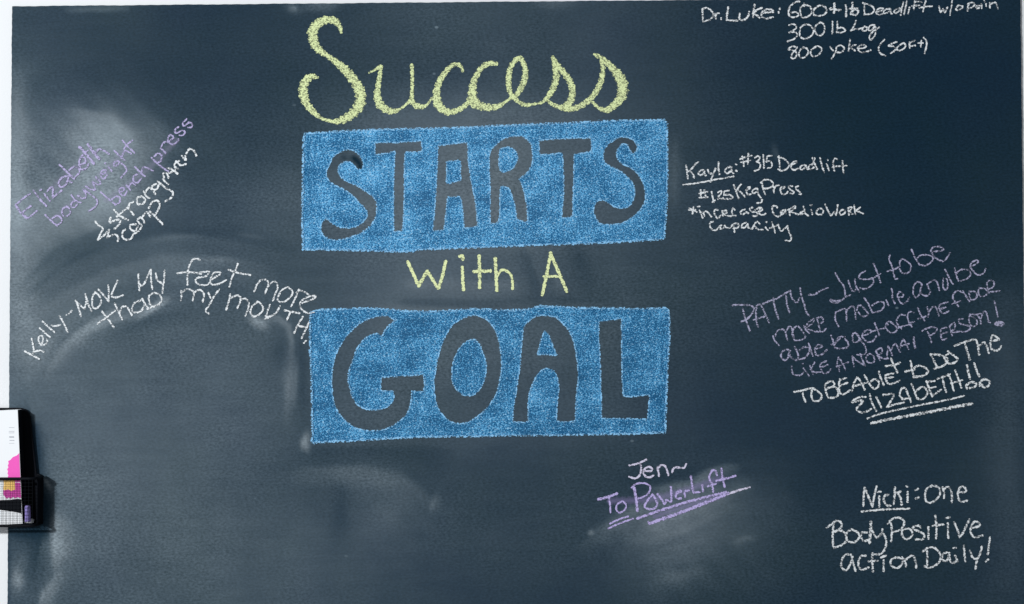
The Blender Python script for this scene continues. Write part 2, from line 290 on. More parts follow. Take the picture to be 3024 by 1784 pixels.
NOTES = {
'luke': [
  ('white', 3.35, '3405,5668 3412,5561 3416,5455;3405,5671 3488,5687 3571,5637 3601,5561 3555,5493 3487,5462 3416,5452;3631,5584 3646,5497;3641,5546 3669,5591 3702,5591;3741,5507 3742,5485'),
  ('white', 3.63, '3870,5704 3850,5606 3834,5469;3834,5469 3924,5464 4030,5459;4076,5590 4061,5506 4098,5471 4166,5483 4227,5552 4240,5620;4339,5749 4323,5665 4310,5521;4303,5582 4379,5650 4469,5688;4318,5582 4393,5544 4423,5510;4454,5581 4544,5604 4665,5611 4643,5657 4545,5657 4469,5604 4461,5543 4528,5498 4664,5520;4786,5687 4786,5664;4766,5615 4766,5594'),
  ('white', 3.35, '5139,5800 5059,5785 4975,5717 4944,5633 4951,5557 5011,5515 5095,5534 5125,5580 5073,5610 4982,5603;5225,5739 5167,5709 5148,5633 5163,5542 5223,5511 5314,5549 5352,5617 5337,5693 5285,5731 5225,5739;5222,5766 5224,5716;5481,5723 5413,5678 5382,5617 5397,5556 5472,5541 5570,5563 5616,5616 5602,5692 5526,5730 5466,5720'),
  ('white', 4.74, '5761,5760 5760,5677 5749,5598;5677,5669 5767,5654 5865,5646'),
  ('white', 3.91, '5964,5737 5971,5646 5967,5532;6085,5779 6077,5676 6053,5577;6054,5600 6129,5653 6187,5630 6151,5562 6053,5577;6032,5668 6175,5673'),
  ('white', 3.07, '6297,5759 6293,5660 6295,5561;6267,5774 6372,5743 6447,5698 6469,5637 6416,5584 6295,5561;6506,5606 6582,5629 6635,5667 6590,5682 6529,5652 6506,5599 6551,5561 6619,5576;6748,5666 6680,5659 6635,5614 6657,5583 6718,5606 6761,5666;6761,5666 6763,5598 6785,5575;6930,5674 6862,5659 6823,5613 6853,5586 6929,5643;6991,5780 6960,5658 6943,5552'),
  ('white', 3.07, '7052,5802 7028,5688 7001,5567;7103,5696 7072,5582;7195,5802 7179,5734 7178,5650;7187,5779 7248,5794 7323,5786;7141,5719 7277,5726;7392,5809 7360,5703 7337,5612;7269,5680 7383,5703 7504,5710;7624,5710 7653,5603 7699,5664 7729,5596 7775,5694;7860,5815 7843,5686 7819,5550;7979,5724 7926,5671 7941,5641 8009,5656 8047,5709 7979,5724 7941,5701;8153,5746 8137,5686 8134,5625;8138,5746 8214,5777 8259,5738 8220,5693 8137,5670;8342,5723 8289,5708 8296,5670 8349,5685 8380,5746;8380,5746 8386,5670;8463,5753 8470,5700;8433,5814 8441,5791;8531,5768 8533,5677;8533,5730 8591,5768 8644,5768 8658,5715 8673,5661'),
  ('white', 3.07, '4950,5375 5018,5398 5078,5360 5062,5306 4949,5246;4949,5246 5054,5253 5092,5208 5061,5147 4993,5109 4917,5087;5222,5390 5153,5329 5137,5223 5152,5162 5234,5131 5340,5184 5386,5268 5342,5359 5252,5389 5176,5367;5509,5427 5433,5374 5409,5298 5431,5222 5506,5191 5567,5244 5583,5328 5554,5404 5509,5427;5723,5441 5722,5343 5718,5221;5811,5441 5810,5342 5794,5236;5802,5305 5885,5335 5952,5281 5907,5251 5809,5244'),
  ('white', 3.07, '6143,5455 6104,5357 6050,5274;6043,5281 6126,5304 6201,5303 6239,5319;6292,5341 6254,5311 6262,5273 6322,5280 6338,5333 6292,5349;6459,5379 6391,5356 6360,5303 6397,5273 6458,5326 6474,5379;6474,5379 6496,5295 6472,5189 6411,5113 6373,5136 6397,5197 6450,5265 6518,5310 6556,5333'),
  ('white', 3.07, '5090,4980 5007,4996 4931,4950 5006,4920 5074,4889 5066,4813 5020,4776 4983,4799 5006,4874 5059,4927 5090,4973;5203,4980 5135,4919 5119,4851 5156,4790 5232,4805 5285,4881 5271,4949 5203,4980;5429,4994 5346,4934 5330,4873 5367,4820 5443,4828 5511,4896 5519,4964 5452,5002'),
  ('white', 3.07, '5678,4986 5730,4918;5791,4986 5768,4887 5699,4766;5791,4986 5867,5008 5927,4963 5888,4895 5805,4887;6034,5122 6018,5008 6009,4910;6009,4947 6078,5000 6138,5023;6047,4962 6122,4917;6160,4955 6258,4962 6319,4985 6282,5023 6206,5008 6168,4955 6228,4886 6363,4909;6398,4931 6404,4916;6645,5113 6576,5037 6537,4946 6574,4863 6664,4824'),
  ('white', 3.07, '6863,5074 6772,5036 6711,4999 6802,4991 6846,4945 6808,4900 6755,4870;6976,5051 6907,5006 6862,4953 6891,4915 6975,4937 7020,4998 6991,5059;7089,5066 7095,4960;7096,5051 7150,5081 7187,5096;7088,4990 7194,5005;7301,5096 7292,4982;7232,5050 7330,5050;7346,5149 7398,5080 7390,4974 7358,4868'),
],
'kayla': [
  ('white', 3.35, '3101,2875 3115,2762 3130,2641;3319,2935 3259,2890 3198,2814 3145,2769;3153,2792 3213,2731 3242,2653;3409,2791 3341,2776 3318,2723 3356,2701 3416,2738 3424,2784;3424,2784 3431,2716 3453,2693;3484,2798 3506,2738 3544,2730;3623,2818 3581,2715 3528,2583;3681,2934 3672,2821 3691,2715;3891,2850 3815,2820 3792,2760 3830,2730 3890,2775 3906,2843;3906,2843 3912,2760 3942,2729;3981,2895 3996,2886;3980,2782 4003,2771'),
  ('white', 3.07, '4095,3038 4117,2948 4124,2857;4208,3083 4200,2985 4199,2895;4057,2986 4163,3023 4268,3045;4072,2925 4177,2948 4245,2962;4321,3008 4366,3038 4411,3022 4395,2970 4350,2940;4350,2940 4410,2909 4417,2849 4379,2796 4311,2771;4471,3060 4478,2939 4485,2818;4622,3048 4539,3037;4539,3037 4523,2947;4523,2939 4591,2946 4628,2894 4605,2833 4545,2821'),
  ('white', 3.07, '4750,3037 4756,2923 4770,2795;4734,3022 4832,2991 4907,2923 4929,2863 4876,2802 4793,2775 4733,2803;4959,2878 5050,2915 5065,2938 5004,2930 4966,2878 4973,2817 5026,2787 5086,2817;5207,2877 5147,2862 5124,2817 5154,2790 5207,2824 5230,2869;5230,2869 5244,2809 5274,2801;5350,2892 5290,2869 5274,2824 5319,2801 5372,2839;5344,3005 5380,2907 5425,2801;5389,3005 5350,2892;5479,3005 5508,2876 5552,2748;5598,2899 5635,2778;5611,2969 5619,2960;5787,2974 5742,2989 5712,2936 5718,2845 5733,2770;5696,2838 5786,2853 5876,2853 5952,2863;5877,2951 5884,2830 5898,2724'),
  ('white', 3.07, '3354,2437 3360,2294;3421,2437 3451,2293;3323,2369 3406,2391 3489,2406;3330,2301 3481,2308;3549,2406 3564,2323 3585,2218;3563,2218 3608,2255;3662,2391 3715,2421 3722,2376 3669,2323;3669,2323 3661,2278;3661,2275 3751,2296;3857,2428 3782,2413;3775,2406 3767,2345;3767,2345 3857,2353 3917,2315 3902,2285 3819,2277 3721,2275'),
  ('white', 3.07, '3941,2526 3978,2413 4029,2284;4076,2540 4031,2488 3978,2405;4023,2428 4083,2382 4142,2314;4158,2427 4219,2457 4234,2487 4189,2480 4166,2427 4188,2352 4248,2359;4354,2464 4301,2449 4271,2397 4301,2374 4354,2412 4361,2457;4361,2457 4383,2351 4443,2261 4420,2208 4352,2201;4445,2562 4459,2472 4503,2351;4422,2562 4475,2607 4543,2622 4626,2577 4640,2524 4595,2479 4504,2456 4452,2479;4647,2501 4654,2381;4654,2441 4685,2501 4745,2516;4775,2441 4835,2463 4843,2493 4790,2486 4767,2426 4804,2358 4872,2365 4902,2403;4986,2500 4926,2508 4918,2470 4970,2425 5015,2395 4992,2365 4947,2372;5091,2500 5046,2485 5060,2440 5105,2410 5142,2357 5105,2357'),
  ('white', 3.07, '3149,2113 3284,2045;3224,2136 3208,2015;3141,2080 3261,2083;3329,2075 3359,2022 3388,1940;3299,2143 3337,2146;3396,2045 3418,1970;3396,2022 3449,2060 3494,2022 3546,1954;3660,2082 3599,2082 3599,2007 3636,1946 3666,1931 3704,1984;3735,2067 3749,1976;3735,2059 3802,2074 3817,2029 3757,2014;3757,2014 3794,1984 3884,1968 3975,1983;3930,2119 3907,2051 3922,1991;3930,2111 3960,2081;4141,2088 4080,2066 4057,2021 4095,1998 4163,2043;4163,2043 4200,2020;4276,2125 4223,2095 4261,2050 4336,2042 4365,1997 4320,1967 4275,1975;4411,2125 4396,2065 4381,2035 4440,1989 4508,2012;4321,2080 4411,2125 4449,2080 4358,2042'),
  ('white', 3.07, '4712,2117 4697,2147 4637,2147 4622,2087 4651,2004 4711,1959 4771,1981 4794,2034;4832,2079 4771,2041 4786,1996 4839,2034 4855,2086;4855,2086 4869,2011;4922,2086 4936,1981;4900,2079 4983,2124 5028,2154 5028,2108 4952,2056;4959,2048 5027,2018 5087,1995;5185,2055 5132,2033 5117,1995 5177,2010;5178,2138 5193,2078 5207,2018 5267,1972;5313,2078 5335,1995;5299,2160 5329,2165;5441,2092 5403,2040 5432,1994 5500,2002 5531,2054 5493,2100 5441,2092'),
  ('white', 3.07, '5562,2175 5613,2062 5665,1971;5665,1971 5726,2046;5726,2046 5755,1978;5755,1978 5771,2076 5787,2167;5854,2076 5816,2024 5838,1986 5906,2016 5914,2068 5861,2076;5967,2106 5988,1985;5959,2106 6027,2128 6034,2091 5981,2053;5981,2053 6049,2000;6080,2158 6087,2076 6101,2000;6185,2120 6094,2053;6109,2053 6169,2038 6244,2007'),
  ('white', 3.07, '3575,1871 3523,1856 3515,1789 3559,1728 3627,1721 3657,1766 3718,1811;3718,1811 3695,1743 3755,1758 3778,1803;3778,1803 3808,1765 3883,1765;3936,1825 3943,1765 3950,1682;3898,1788 3928,1825 3996,1840 4033,1802 4003,1765 3928,1750;4154,1855 4086,1817 4078,1765 4138,1772 4184,1832;4184,1832 4198,1764 4243,1749;4402,1824 4357,1869 4312,1839 4266,1742;4296,1794 4371,1734 4453,1726;4499,1771 4543,1711;4500,1869 4522,1861;4612,1861 4642,1771 4671,1673;4574,1756 4664,1786 4724,1808;4725,1823 4747,1748 4784,1703 4844,1748 4890,1793;4890,1800 4911,1695 4956,1597 4932,1529 4850,1537'),
],
'kayla_u': [
  ('white', 3.07, '3043,2533 3227,2550 3453,2587 3678,2632 3942,2677'),
],
'patty': [
  ('dimlavender', 3.35, '4082,330 4126,172 4207,-61;3895,386 4038,397 4188,389 4263,359 4285,322 4232,217 4148,134 4058,97;4338,381 4322,276 4328,111 4357,6;4360,396 4413,381 4487,231 4553,81;4276,127 4471,186;4428,404 4609,478 4699,508 4819,583 4933,650;4631,523 4638,441 4667,306 4718,148;4857,560 4871,410 4914,260;4925,650 4961,515 5043,432 5096,514;5105,687 5127,559 5178,394 5214,259 5266,199;5255,574 5360,574 5465,641 5601,693'),
  ('dimlavender', 3.07, '5731,956 5812,813 5886,708 5907,542;5997,565 5899,527 5839,475 5719,460 5636,483 5688,423 5793,438 5907,527;5962,820 5991,722 6043,625 6096,662;6082,842 6089,737 6155,624;6264,992 6173,932 6158,857 6292,842 6398,849 6404,781 6336,706 6246,669 6171,692;6408,1127 6459,1006 6496,901 6532,781;6323,849 6428,879 6534,939'),
  ('dimlavender', 3.07, '6702,1269 6686,1201 6723,1111 6752,1021 6773,915 6788,848 6833,855;6654,983 6775,1013 6880,1073;6880,1080 6873,1141 6919,1201 7016,1148 7075,1072 7044,975 6969,945 6902,968 6872,1028'),
  ('dimlavender', 3.07, '7086,1373 7130,1260 7182,1170 7226,1095;7226,1095 7331,1087 7437,1147 7468,1229 7393,1267 7258,1267 7190,1222;7469,1334 7604,1342 7657,1379 7575,1417 7485,1410 7431,1357 7468,1274 7527,1206 7647,1161 7723,1229 7769,1311'),
  ('dimlavender', 3.07, '4618,-159 4655,-249 4722,-324;4656,-159 4694,-69 4784,-40 4829,-70 4873,-235;4844,-85 4905,5 4949,-10 4978,-160 4992,-243;5040,20 4979,-40 4963,-145 5008,-235 5113,-228 5188,-183 5159,-101 5070,12;5167,19 5204,-56 5263,-108;5190,4 5265,94 5341,139 5317,64 5219,-11;5234,-41 5339,-71 5429,-86;5401,154 5437,4 5459,-86;5459,-86 5511,-79 5557,-27;5393,154 5476,176 5513,108 5460,63'),
  ('dimlavender', 3.07, '5732,258 5723,138 5782,10;5732,258 5852,310 5912,302 5925,107;5927,287 6003,362 6062,332 6090,137;6107,287 6123,362 6183,377 6257,301 6309,226 6256,189 6181,197 6137,257;6237,511 6303,421 6347,331 6384,249;6384,249 6512,278 6588,360 6573,436 6468,436 6378,376;6626,473 6670,375;6726,675 6740,600 6739,510 6783,412;6829,525 6927,532 6913,600 6860,615 6830,540 6888,420 6978,427 7039,517'),
  ('dimlavender', 3.07, '7267,749 7192,794 7124,734 7108,599 7144,517 7205,554 7243,659 7267,749;7267,749 7236,629 7295,554 7370,554 7408,613 7379,689 7357,756;7364,749 7448,816 7523,808 7552,733 7573,643;7643,853 7635,748 7649,673 7701,658 7725,748 7703,853;7675,1011 7734,898 7778,808 7822,747;7848,1033 7869,928 7913,807;7913,807 8033,830 8124,912 8103,995 8005,1017 7915,980 7869,928;8126,1055 8186,1085 8262,1137 8248,1175 8157,1137 8126,1062 8185,972 8259,912 8350,941 8396,1024'),
  ('dimlavender', 3.35, '4924,-415 4841,-399 4766,-459 4765,-549 4832,-587 4885,-534 4901,-429;4901,-429 4923,-519 5005,-587;4999,-347 5051,-460 5065,-565;5005,-587 5170,-550 5245,-460 5261,-371 5171,-355 5081,-415;5247,-288 5283,-401 5320,-513;5358,-401 5471,-356 5486,-326 5411,-318 5358,-386 5380,-491 5455,-498 5530,-446 5576,-394;5645,-154 5689,-267 5711,-372;5892,-177 5787,-185 5711,-297 5726,-372 5831,-380 5936,-357 5944,-282 5892,-215;5651,-312 5742,-267 5802,-207'),
  ('dimlavender', 3.07, '6081,-103 6028,-133 6034,-253 6086,-275 6147,-223 6118,-133;6081,-103 6162,-223 6236,-328 6265,-418 6219,-493 6099,-493;6192,-163 6313,-119 6366,-74 6298,-51 6223,-103 6200,-178 6281,-261 6386,-254 6447,-164;6420,68 6463,-44 6507,-157;6373,-81 6463,-59 6584,-29'),
  ('dimlavender', 3.07, '6630,75 6614,1 6658,-75 6748,-105 6823,-45 6772,30 6690,90 6630,75 6659,30;6961,202 6886,210 6825,150 6810,75 6854,0 6898,-38;6808,-30 6944,15 7079,37;7119,254 7052,262 7006,209 7020,104 7079,-1;7027,59 7125,89;7187,336 7231,224 7305,104;7193,141 7290,164 7328,186;7352,351 7374,268 7373,171;7374,253 7457,351 7517,328 7561,193;7728,433 7593,395 7562,343 7606,253 7666,238 7734,275;7585,313 7682,343;7985,597 7911,635 7835,597 7812,507 7878,402 7908,357;7796,402 7946,454;7986,627 8045,537 8104,447;8098,627 8105,537 8134,476 8209,491 8240,566 8181,626 8106,612;8279,686 8263,611 8300,536 8390,551 8436,611 8376,671 8287,679;8415,761 8429,671 8451,596;8415,768 8468,813 8543,791 8527,701 8444,663;8443,611 8541,618 8646,633'),
  ('dimlavender', 3.07, '4944,-699 4950,-789 4987,-841 5092,-857 5152,-804;5153,-730 5205,-804 5249,-864;5128,-646 5146,-655;5266,-677 5295,-760 5324,-835;5349,-625 5311,-700 5280,-752;5295,-775 5377,-805 5452,-798;5559,-603 5476,-641 5446,-685 5475,-775 5504,-820 5572,-813 5640,-746;5468,-715 5581,-671;5777,-537 5738,-686;5799,-567 5858,-672 5894,-754;5738,-701 5948,-627;5775,-686 5789,-784'),
  ('dimlavender', 3.07, '6017,-522 6031,-612 6045,-702;6017,-522 6113,-612 6247,-687;6247,-687 6203,-598 6159,-478;6317,-478 6264,-538 6278,-613 6352,-643 6413,-598 6384,-508 6317,-478;6437,-434 6474,-508 6503,-598;6437,-426 6520,-374 6550,-404 6534,-464 6459,-508;6474,-516 6563,-561 6653,-561;6631,-539 6639,-434 6655,-344;6655,-344 6699,-434 6728,-509;6707,-404 6776,-300 6820,-360 6864,-450;6926,-225 6888,-285 6865,-390;6926,-225 6978,-308 7014,-398;6865,-352 7023,-300'),
  ('dimlavender', 4.18, '7107,-188 7113,-286 7134,-375'),
  ('dimlavender', 3.07, '7355,-91 7391,-181 7420,-279;7258,-76 7363,-24 7468,-9 7520,-47 7482,-107 7392,-159;7693,-17 7603,-40 7587,-137 7616,-234 7698,-205;7587,-137 7707,-100;7746,13 7767,-77 7789,-160;7753,13 7829,72 7844,27 7828,-48 7767,-77;7767,-107 7872,-93 7962,-78;7980,139 7912,125 7919,57 8039,27 8113,-11 8067,-78 7962,-93;8101,207 8092,102 8128,12 8203,11 8234,86 8175,161 8108,192;8236,206 8280,146 8301,49;8101,214 8236,214 8311,228;8295,131 8356,266 8401,236 8437,86 8466,71;8546,445 8575,325 8603,175'),
  ('dimlavender', 4.18, '8556,55 8624,85 8706,48 8638,18 8556,33;8579,48 8683,40'),
],
'able': [
  ('white', 3.63, '4985,-1148 5120,-1126 5255,-1089 5345,-1089;5134,-1171 5156,-1253 5185,-1328;5299,-1119 5291,-1223 5328,-1306 5418,-1306 5471,-1239 5449,-1179 5345,-1104 5299,-1119;5532,-1030 5546,-1134 5583,-1247;5532,-1022 5600,-970 5675,-970 5697,-1030 5614,-1075 5547,-1104;5584,-1075 5704,-1060 5763,-1135 5748,-1225 5673,-1254 5583,-1247;5795,-926 5779,-1030 5793,-1165 5868,-1188 5973,-1121;5795,-941 5908,-904;5787,-1045 5930,-986;6103,-889 6049,-986 6003,-1143;6103,-889 6169,-972 6235,-1114;6034,-1053 6274,-987;6230,-852 6289,-957 6348,-1054;6334,-972 6409,-927 6484,-972 6468,-1062 6408,-1099 6348,-1047;6486,-793 6515,-898 6573,-1032;6748,-823 6620,-853 6597,-898 6648,-1003 6738,-1003 6851,-951;6604,-905 6739,-891'),
  ('white', 3.91, '6705,-561 6749,-674 6815,-809;6607,-696 6742,-681 6862,-637;7049,-607 7071,-735 7106,-899;6950,-794 7115,-757;7085,-750 7176,-690 7266,-705 7355,-780 7286,-862 7114,-892;7403,-488 7462,-601 7520,-728;7403,-488 7568,-504 7702,-572 7640,-684 7460,-743;7711,-437 7807,-504 7881,-580 7821,-639 7731,-654 7657,-586 7657,-527 7718,-482;7832,-340 7975,-288 8110,-243 8200,-228;8020,-303 8048,-423 8098,-588;8208,-228 8244,-348 8264,-498;8244,-363 8334,-289 8379,-304 8437,-469;8470,-244 8516,-154 8620,-230 8560,-244 8470,-274 8483,-394 8588,-424 8656,-349'),
  ('white', 3.63, '6249,-1241 6122,-1248 6001,-1330 6196,-1300 6150,-1375 6090,-1435 6119,-1494 6224,-1510 6344,-1450;6317,-1189 6353,-1331 6434,-1488;6436,-1241 6480,-1331 6524,-1428;6556,-1204 6736,-1190 6705,-1287 6621,-1421;6621,-1421 6749,-1377 6929,-1340;6849,-1183 6887,-1093 6947,-1086 6991,-1183 7049,-1333;6841,-1212 6915,-1287;6885,-1287 7035,-1258;7060,-1011 7111,-1138 7154,-1273;7141,-1139 7247,-1064 7336,-1139 7304,-1244 7214,-1288 7155,-1258;7323,-960 7366,-1079 7424,-1236;7323,-975 7472,-960;7381,-1094 7486,-1065;7424,-1229 7583,-1110;7518,-923 7743,-841;7608,-901 7636,-1035 7672,-1162;7713,-841 7772,-991 7807,-1140;7834,-774 7892,-931 7943,-1081;7756,-1006 7959,-946'),
  ('white', 4.18, '8045,-685 8066,-797 8094,-924;8173,-648 8209,-767 8260,-880;8040,-1096 8033,-1036 8116,-984 8206,-1007 8175,-1066 8085,-1089;8265,-1052 8281,-977 8356,-932 8438,-977 8415,-1052 8340,-1074 8295,-1022'),
],
'able_u': [
  ('white', 3.35, '6275,-1622 6493,-1540 6808,-1466 7198,-1385 7648,-1304 7986,-1223'),
  ('white', 5.3, '6342,-1704 6672,-1630 7046,-1564 7496,-1483 7871,-1409 8126,-1365'),
],
'nicki': [
  ('white', 3.91, '6211,-2837 6194,-3001 6185,-3164;6218,-2844 6298,-3046 6349,-3172;6349,-3172 6381,-3001 6428,-2815;6471,-2986 6469,-3172;6449,-2915 6501,-2912;6635,-2965 6568,-2979 6552,-3061 6596,-3143 6670,-3158;6749,-2831 6740,-2987 6723,-3128;6740,-2942 6792,-2928 6852,-2906;6807,-2943 6851,-3032 6865,-3144;6972,-2913 6970,-3092;6951,-2809 6973,-2817;7107,-2884 7159,-2862;7113,-3033 7165,-3006'),
  ('white', 3.77, '7406,-2803 7316,-2855 7278,-2974 7299,-3078 7373,-3108 7478,-3049 7547,-2945 7526,-2840 7436,-2810 7361,-2825;7593,-2833 7614,-2945 7613,-3027;7600,-2885 7675,-2826 7734,-2886 7755,-3005 7747,-3101;7876,-2923 8003,-2909 7974,-2834 7914,-2826 7861,-2916 7867,-3035 7926,-3087 8023,-3072'),
  ('white', 3.91, '5667,-3460 5643,-3639 5648,-3862;5539,-3542 5607,-3490 5697,-3423 5772,-3431 5808,-3490 5770,-3557 5680,-3609;5665,-3609 5770,-3587 5859,-3639 5888,-3758 5798,-3847 5663,-3891;5979,-3565 5897,-3624 5881,-3728 5932,-3788 6037,-3788 6112,-3707 6083,-3625 5979,-3573;6248,-3625 6165,-3625 6142,-3699 6186,-3774 6261,-3759;6323,-3566 6381,-3670 6426,-3715 6501,-3641 6524,-3567;6524,-3626 6582,-3745 6573,-3879 6497,-3997 6333,-4012'),
  ('white', 5.02, '6317,-3440 6311,-3566 6293,-3811'),
  ('white', 3.91, '6675,-3463 6688,-3612 6671,-3782;6615,-3470 6698,-3389 6818,-3367 6899,-3419 6898,-3493 6830,-3582 6710,-3619;6950,-3553 6875,-3590 6867,-3672 6918,-3739 7023,-3709 7046,-3627 6995,-3560 6920,-3560;7196,-3546 7160,-3509 7062,-3531 7069,-3568 7203,-3628 7262,-3680 7217,-3747 7097,-3746;7331,-3532 7329,-3740;7453,-3331 7473,-3495 7463,-3733;7406,-3509 7600,-3488;7675,-3466 7680,-3726;7639,-3376 7706,-3362;7787,-3451 7845,-3585 7881,-3711;7881,-3711 7934,-3645 7995,-3526 8057,-3400;8085,-3556 8235,-3512 8205,-3452 8146,-3437 8085,-3526 8076,-3630 8142,-3712 8285,-3683'),
  ('white', 3.91, '5960,-4011 5856,-4018 5795,-4129 5794,-4233 5868,-4293 5928,-4219 5989,-4070 5960,-4011;5967,-4026 6003,-4174 6039,-4300;6221,-4034 6139,-4041 6093,-4130 6100,-4234 6166,-4279 6271,-4234;6341,-3990 6332,-4086 6345,-4309;6272,-4130 6436,-4123;6534,-4109 6532,-4309;6489,-4064 6579,-4027;6750,-4065 6675,-4102 6660,-4191 6748,-4250 6838,-4206 6869,-4102 6780,-4065;6862,-4058 6914,-4147 6928,-4221;6914,-4117 7004,-4043 7064,-4043 7100,-4147 7107,-4244'),
  ('white', 3.91, '7304,-3955 7302,-4089 7301,-4200;7222,-3962 7304,-3903 7409,-3888 7513,-3970 7541,-4089 7465,-4193 7330,-4244 7256,-4215;7662,-3978 7587,-4000 7563,-4089 7630,-4134 7676,-4060 7691,-3986;7691,-3986 7705,-4119 7764,-4164 7824,-4120;7795,-4030 7839,-4134;7767,-3904 7812,-3897;7954,-3860 7960,-4001 7973,-4135;8057,-3949 8101,-4061 8183,-4091 8244,-3972 8267,-3876;8183,-4091 8167,-4180 8151,-4269;8411,-3713 8394,-3854 8370,-4010;8334,-4140 8379,-4103'),
],
'nicki_u': [
  ('white', 3.63, '6154,-3256 6341,-3239 6610,-3217 7006,-3211'),
],
'jen': [
  ('palelavender', 3.63, '2059,-2436 2193,-2409 2366,-2335;2253,-2395 2275,-2499 2237,-2618 2162,-2663 2058,-2632;2320,-2529 2432,-2537 2469,-2499 2417,-2462 2350,-2484 2312,-2559 2349,-2626 2416,-2645 2491,-2611;2559,-2462 2574,-2544 2588,-2626;2567,-2492 2627,-2433 2694,-2448 2731,-2530 2753,-2612;2820,-2560 2836,-2500 2881,-2471 2955,-2478 3030,-2479 3068,-2412'),
],
'power': [
  ('purplehaze', 16.74, '1727,-3063 2579,-3006 3686,-2666'),
  ('purplehaze', 12.55, '2517,-3333 3101,-3141 3714,-2964'),
  ('purple', 4.74, '1510,-3033 1652,-2998 1847,-2930'),
  ('purple', 3.35, '1705,-3004 1719,-3123 1726,-3264;1936,-3064 1846,-3123 1831,-3212 1890,-3265 1980,-3213 2003,-3124 1951,-3071;2101,-2826 2191,-2759 2341,-2752 2430,-2812 2407,-2916 2325,-2983 2220,-3020'),
  ('purple', 5.02, '2146,-2826 2182,-3035 2204,-3243'),
  ('purple', 3.91, '2474,-2946 2384,-3050 2331,-3154 2383,-3199 2488,-3199 2555,-3125 2519,-3021 2474,-2946;2557,-2939 2623,-3021 2682,-3118;2682,-3118 2728,-3051;2705,-3044 2795,-3081;2802,-3081 2803,-2947 2796,-2813;2893,-2932 2975,-2903 2953,-2881 2900,-2903 2878,-2962 2907,-3022 2974,-3015;3035,-2918 3049,-3000;3035,-2933 3057,-2888 3117,-2881;3149,-2628 3170,-2769 3192,-2918;3192,-2918 3304,-2904;3349,-2785 3364,-2896;3612,-2614 3583,-2532 3523,-2532 3478,-2621 3477,-2681 3521,-2770 3543,-2904;3446,-2807 3589,-2763;3688,-2495 3702,-2622 3745,-2823;3596,-2711 3761,-2674 3941,-2622'),
],
'power_u': [
  ('purple', 3.35, '1717,-3457 1860,-3391 2039,-3332;1687,-3547 1859,-3465 2128,-3369;2389,-3430 2427,-3452'),
  ('purple', 4.74, '2196,-3370 2577,-3237 3026,-3097 3475,-2979 3774,-2912'),
  ('purple', 6.14, '2412,-3459 2726,-3349 3025,-3245 3325,-3127 3624,-3009 3804,-2927'),
  ('palelavender', 3.91, '3774,-2950 3999,-2876 4186,-2824'),
],
'eliz': [
  ('lavenderhaze', 20.92, '-8127,2505 -7828,2775 -7454,3076'),
  ('lavenderhaze', 18.13, '-8123,1932 -7615,2413 -6897,3120'),
  ('lavenderhaze', 15.34, '-7193,2291 -6504,2802 -5965,3344'),
  ('lavender', 3.63, '-8555,2400 -8667,2325 -8801,2205;-8604,1963 -8514,2023 -8425,2099;-8680,2069 -8531,2189;-8495,2460 -8396,2324 -8260,2181;-8299,2400 -8201,2271;-8375,2460 -8352,2472;-8247,2445 -8157,2520 -8148,2331;-8148,2331 -8066,2399 -7991,2459;-7858,2715 -7978,2693 -8045,2595 -8007,2519 -7917,2564 -7873,2685;-7873,2685 -7880,2640 -7812,2602;-8032,2919 -7903,2791 -7767,2662;-7858,2821 -7769,2881 -7678,2835 -7693,2760 -7782,2670;-7663,2911 -7573,2956 -7581,3031 -7649,3047 -7686,2941 -7648,2835 -7558,2850 -7513,2925;-7664,3047 -7530,3167;-7394,3091 -7349,3182 -7274,3181 -7153,3106'),
  ('lavender', 5.3, '-8801,2205 -8725,2084 -8604,1971;-7681,3235 -7559,3107 -7423,2933;-7530,3280 -7439,3152 -7326,3016'),
  ('lavender', 3.35, '-8282,2030 -8168,1917 -8062,1827;-8153,1962 -8078,2007 -8003,1977 -7988,1902 -8062,1842;-7884,2172 -7974,2127 -7973,2037 -7913,1992 -7838,2052 -7854,2142 -7907,2172;-7720,2277 -7794,2248 -7824,2187 -7764,2157 -7712,2217;-7818,2376 -7735,2278 -7644,2240;-7705,2368 -7615,2315 -7555,2352 -7600,2473;-7608,2473 -7465,2382 -7359,2277 -7388,2171 -7508,2081;-7563,2533 -7465,2473 -7390,2465;-7390,2465 -7436,2608;-7451,2608 -7345,2563 -7300,2593 -7391,2699;-7286,2744 -7211,2774 -7212,2819 -7279,2804 -7301,2714 -7241,2668 -7181,2743;-7167,2879 -7106,2796;-7227,2943 -7215,2934;-6987,2984 -7062,2954 -7062,2894 -7001,2909 -6972,2969;-6972,2969 -6881,2894 -6843,2803 -6940,2683;-7063,3166 -6972,3075 -6874,2992;-6934,3030 -6897,3135 -6852,3165 -6762,3112;-6921,3347 -6823,3241 -6702,3127;-6890,3196 -6823,3286 -6741,3346'),
  ('lavender', 3.35, '-7299,2427 -7163,2306 -7028,2200;-7103,2291 -7028,2351 -6953,2321 -6968,2245 -7043,2200;-6954,2426 -6879,2471 -6909,2509 -6969,2471 -6946,2396 -6878,2366 -6833,2441;-6842,2547 -6773,2463;-6804,2516 -6744,2592 -6684,2546;-6647,2742 -6715,2712 -6714,2622 -6654,2591 -6579,2666;-6693,2878 -6610,2787 -6511,2704;-6579,2757 -6550,2863 -6490,2862 -6369,2802'),
  ('lavender', 3.35, '-6400,3036 -6264,2907 -6098,2793;-6355,3058 -6280,3118 -6220,3073 -6235,2982 -6280,2952;-6236,3209 -6145,3118;-6221,3239 -6191,3299 -6138,3322;-6116,3314 -6011,3390 -6056,3443 -6101,3405 -6101,3329 -6025,3269 -5935,3329 -5920,3367;-5921,3586 -5981,3541 -5966,3473 -5861,3525 -5808,3495 -5845,3435 -5905,3435;-5779,3729 -5846,3646 -5816,3601 -5741,3661 -5681,3646 -5695,3578 -5756,3578'),
],
'camp': [
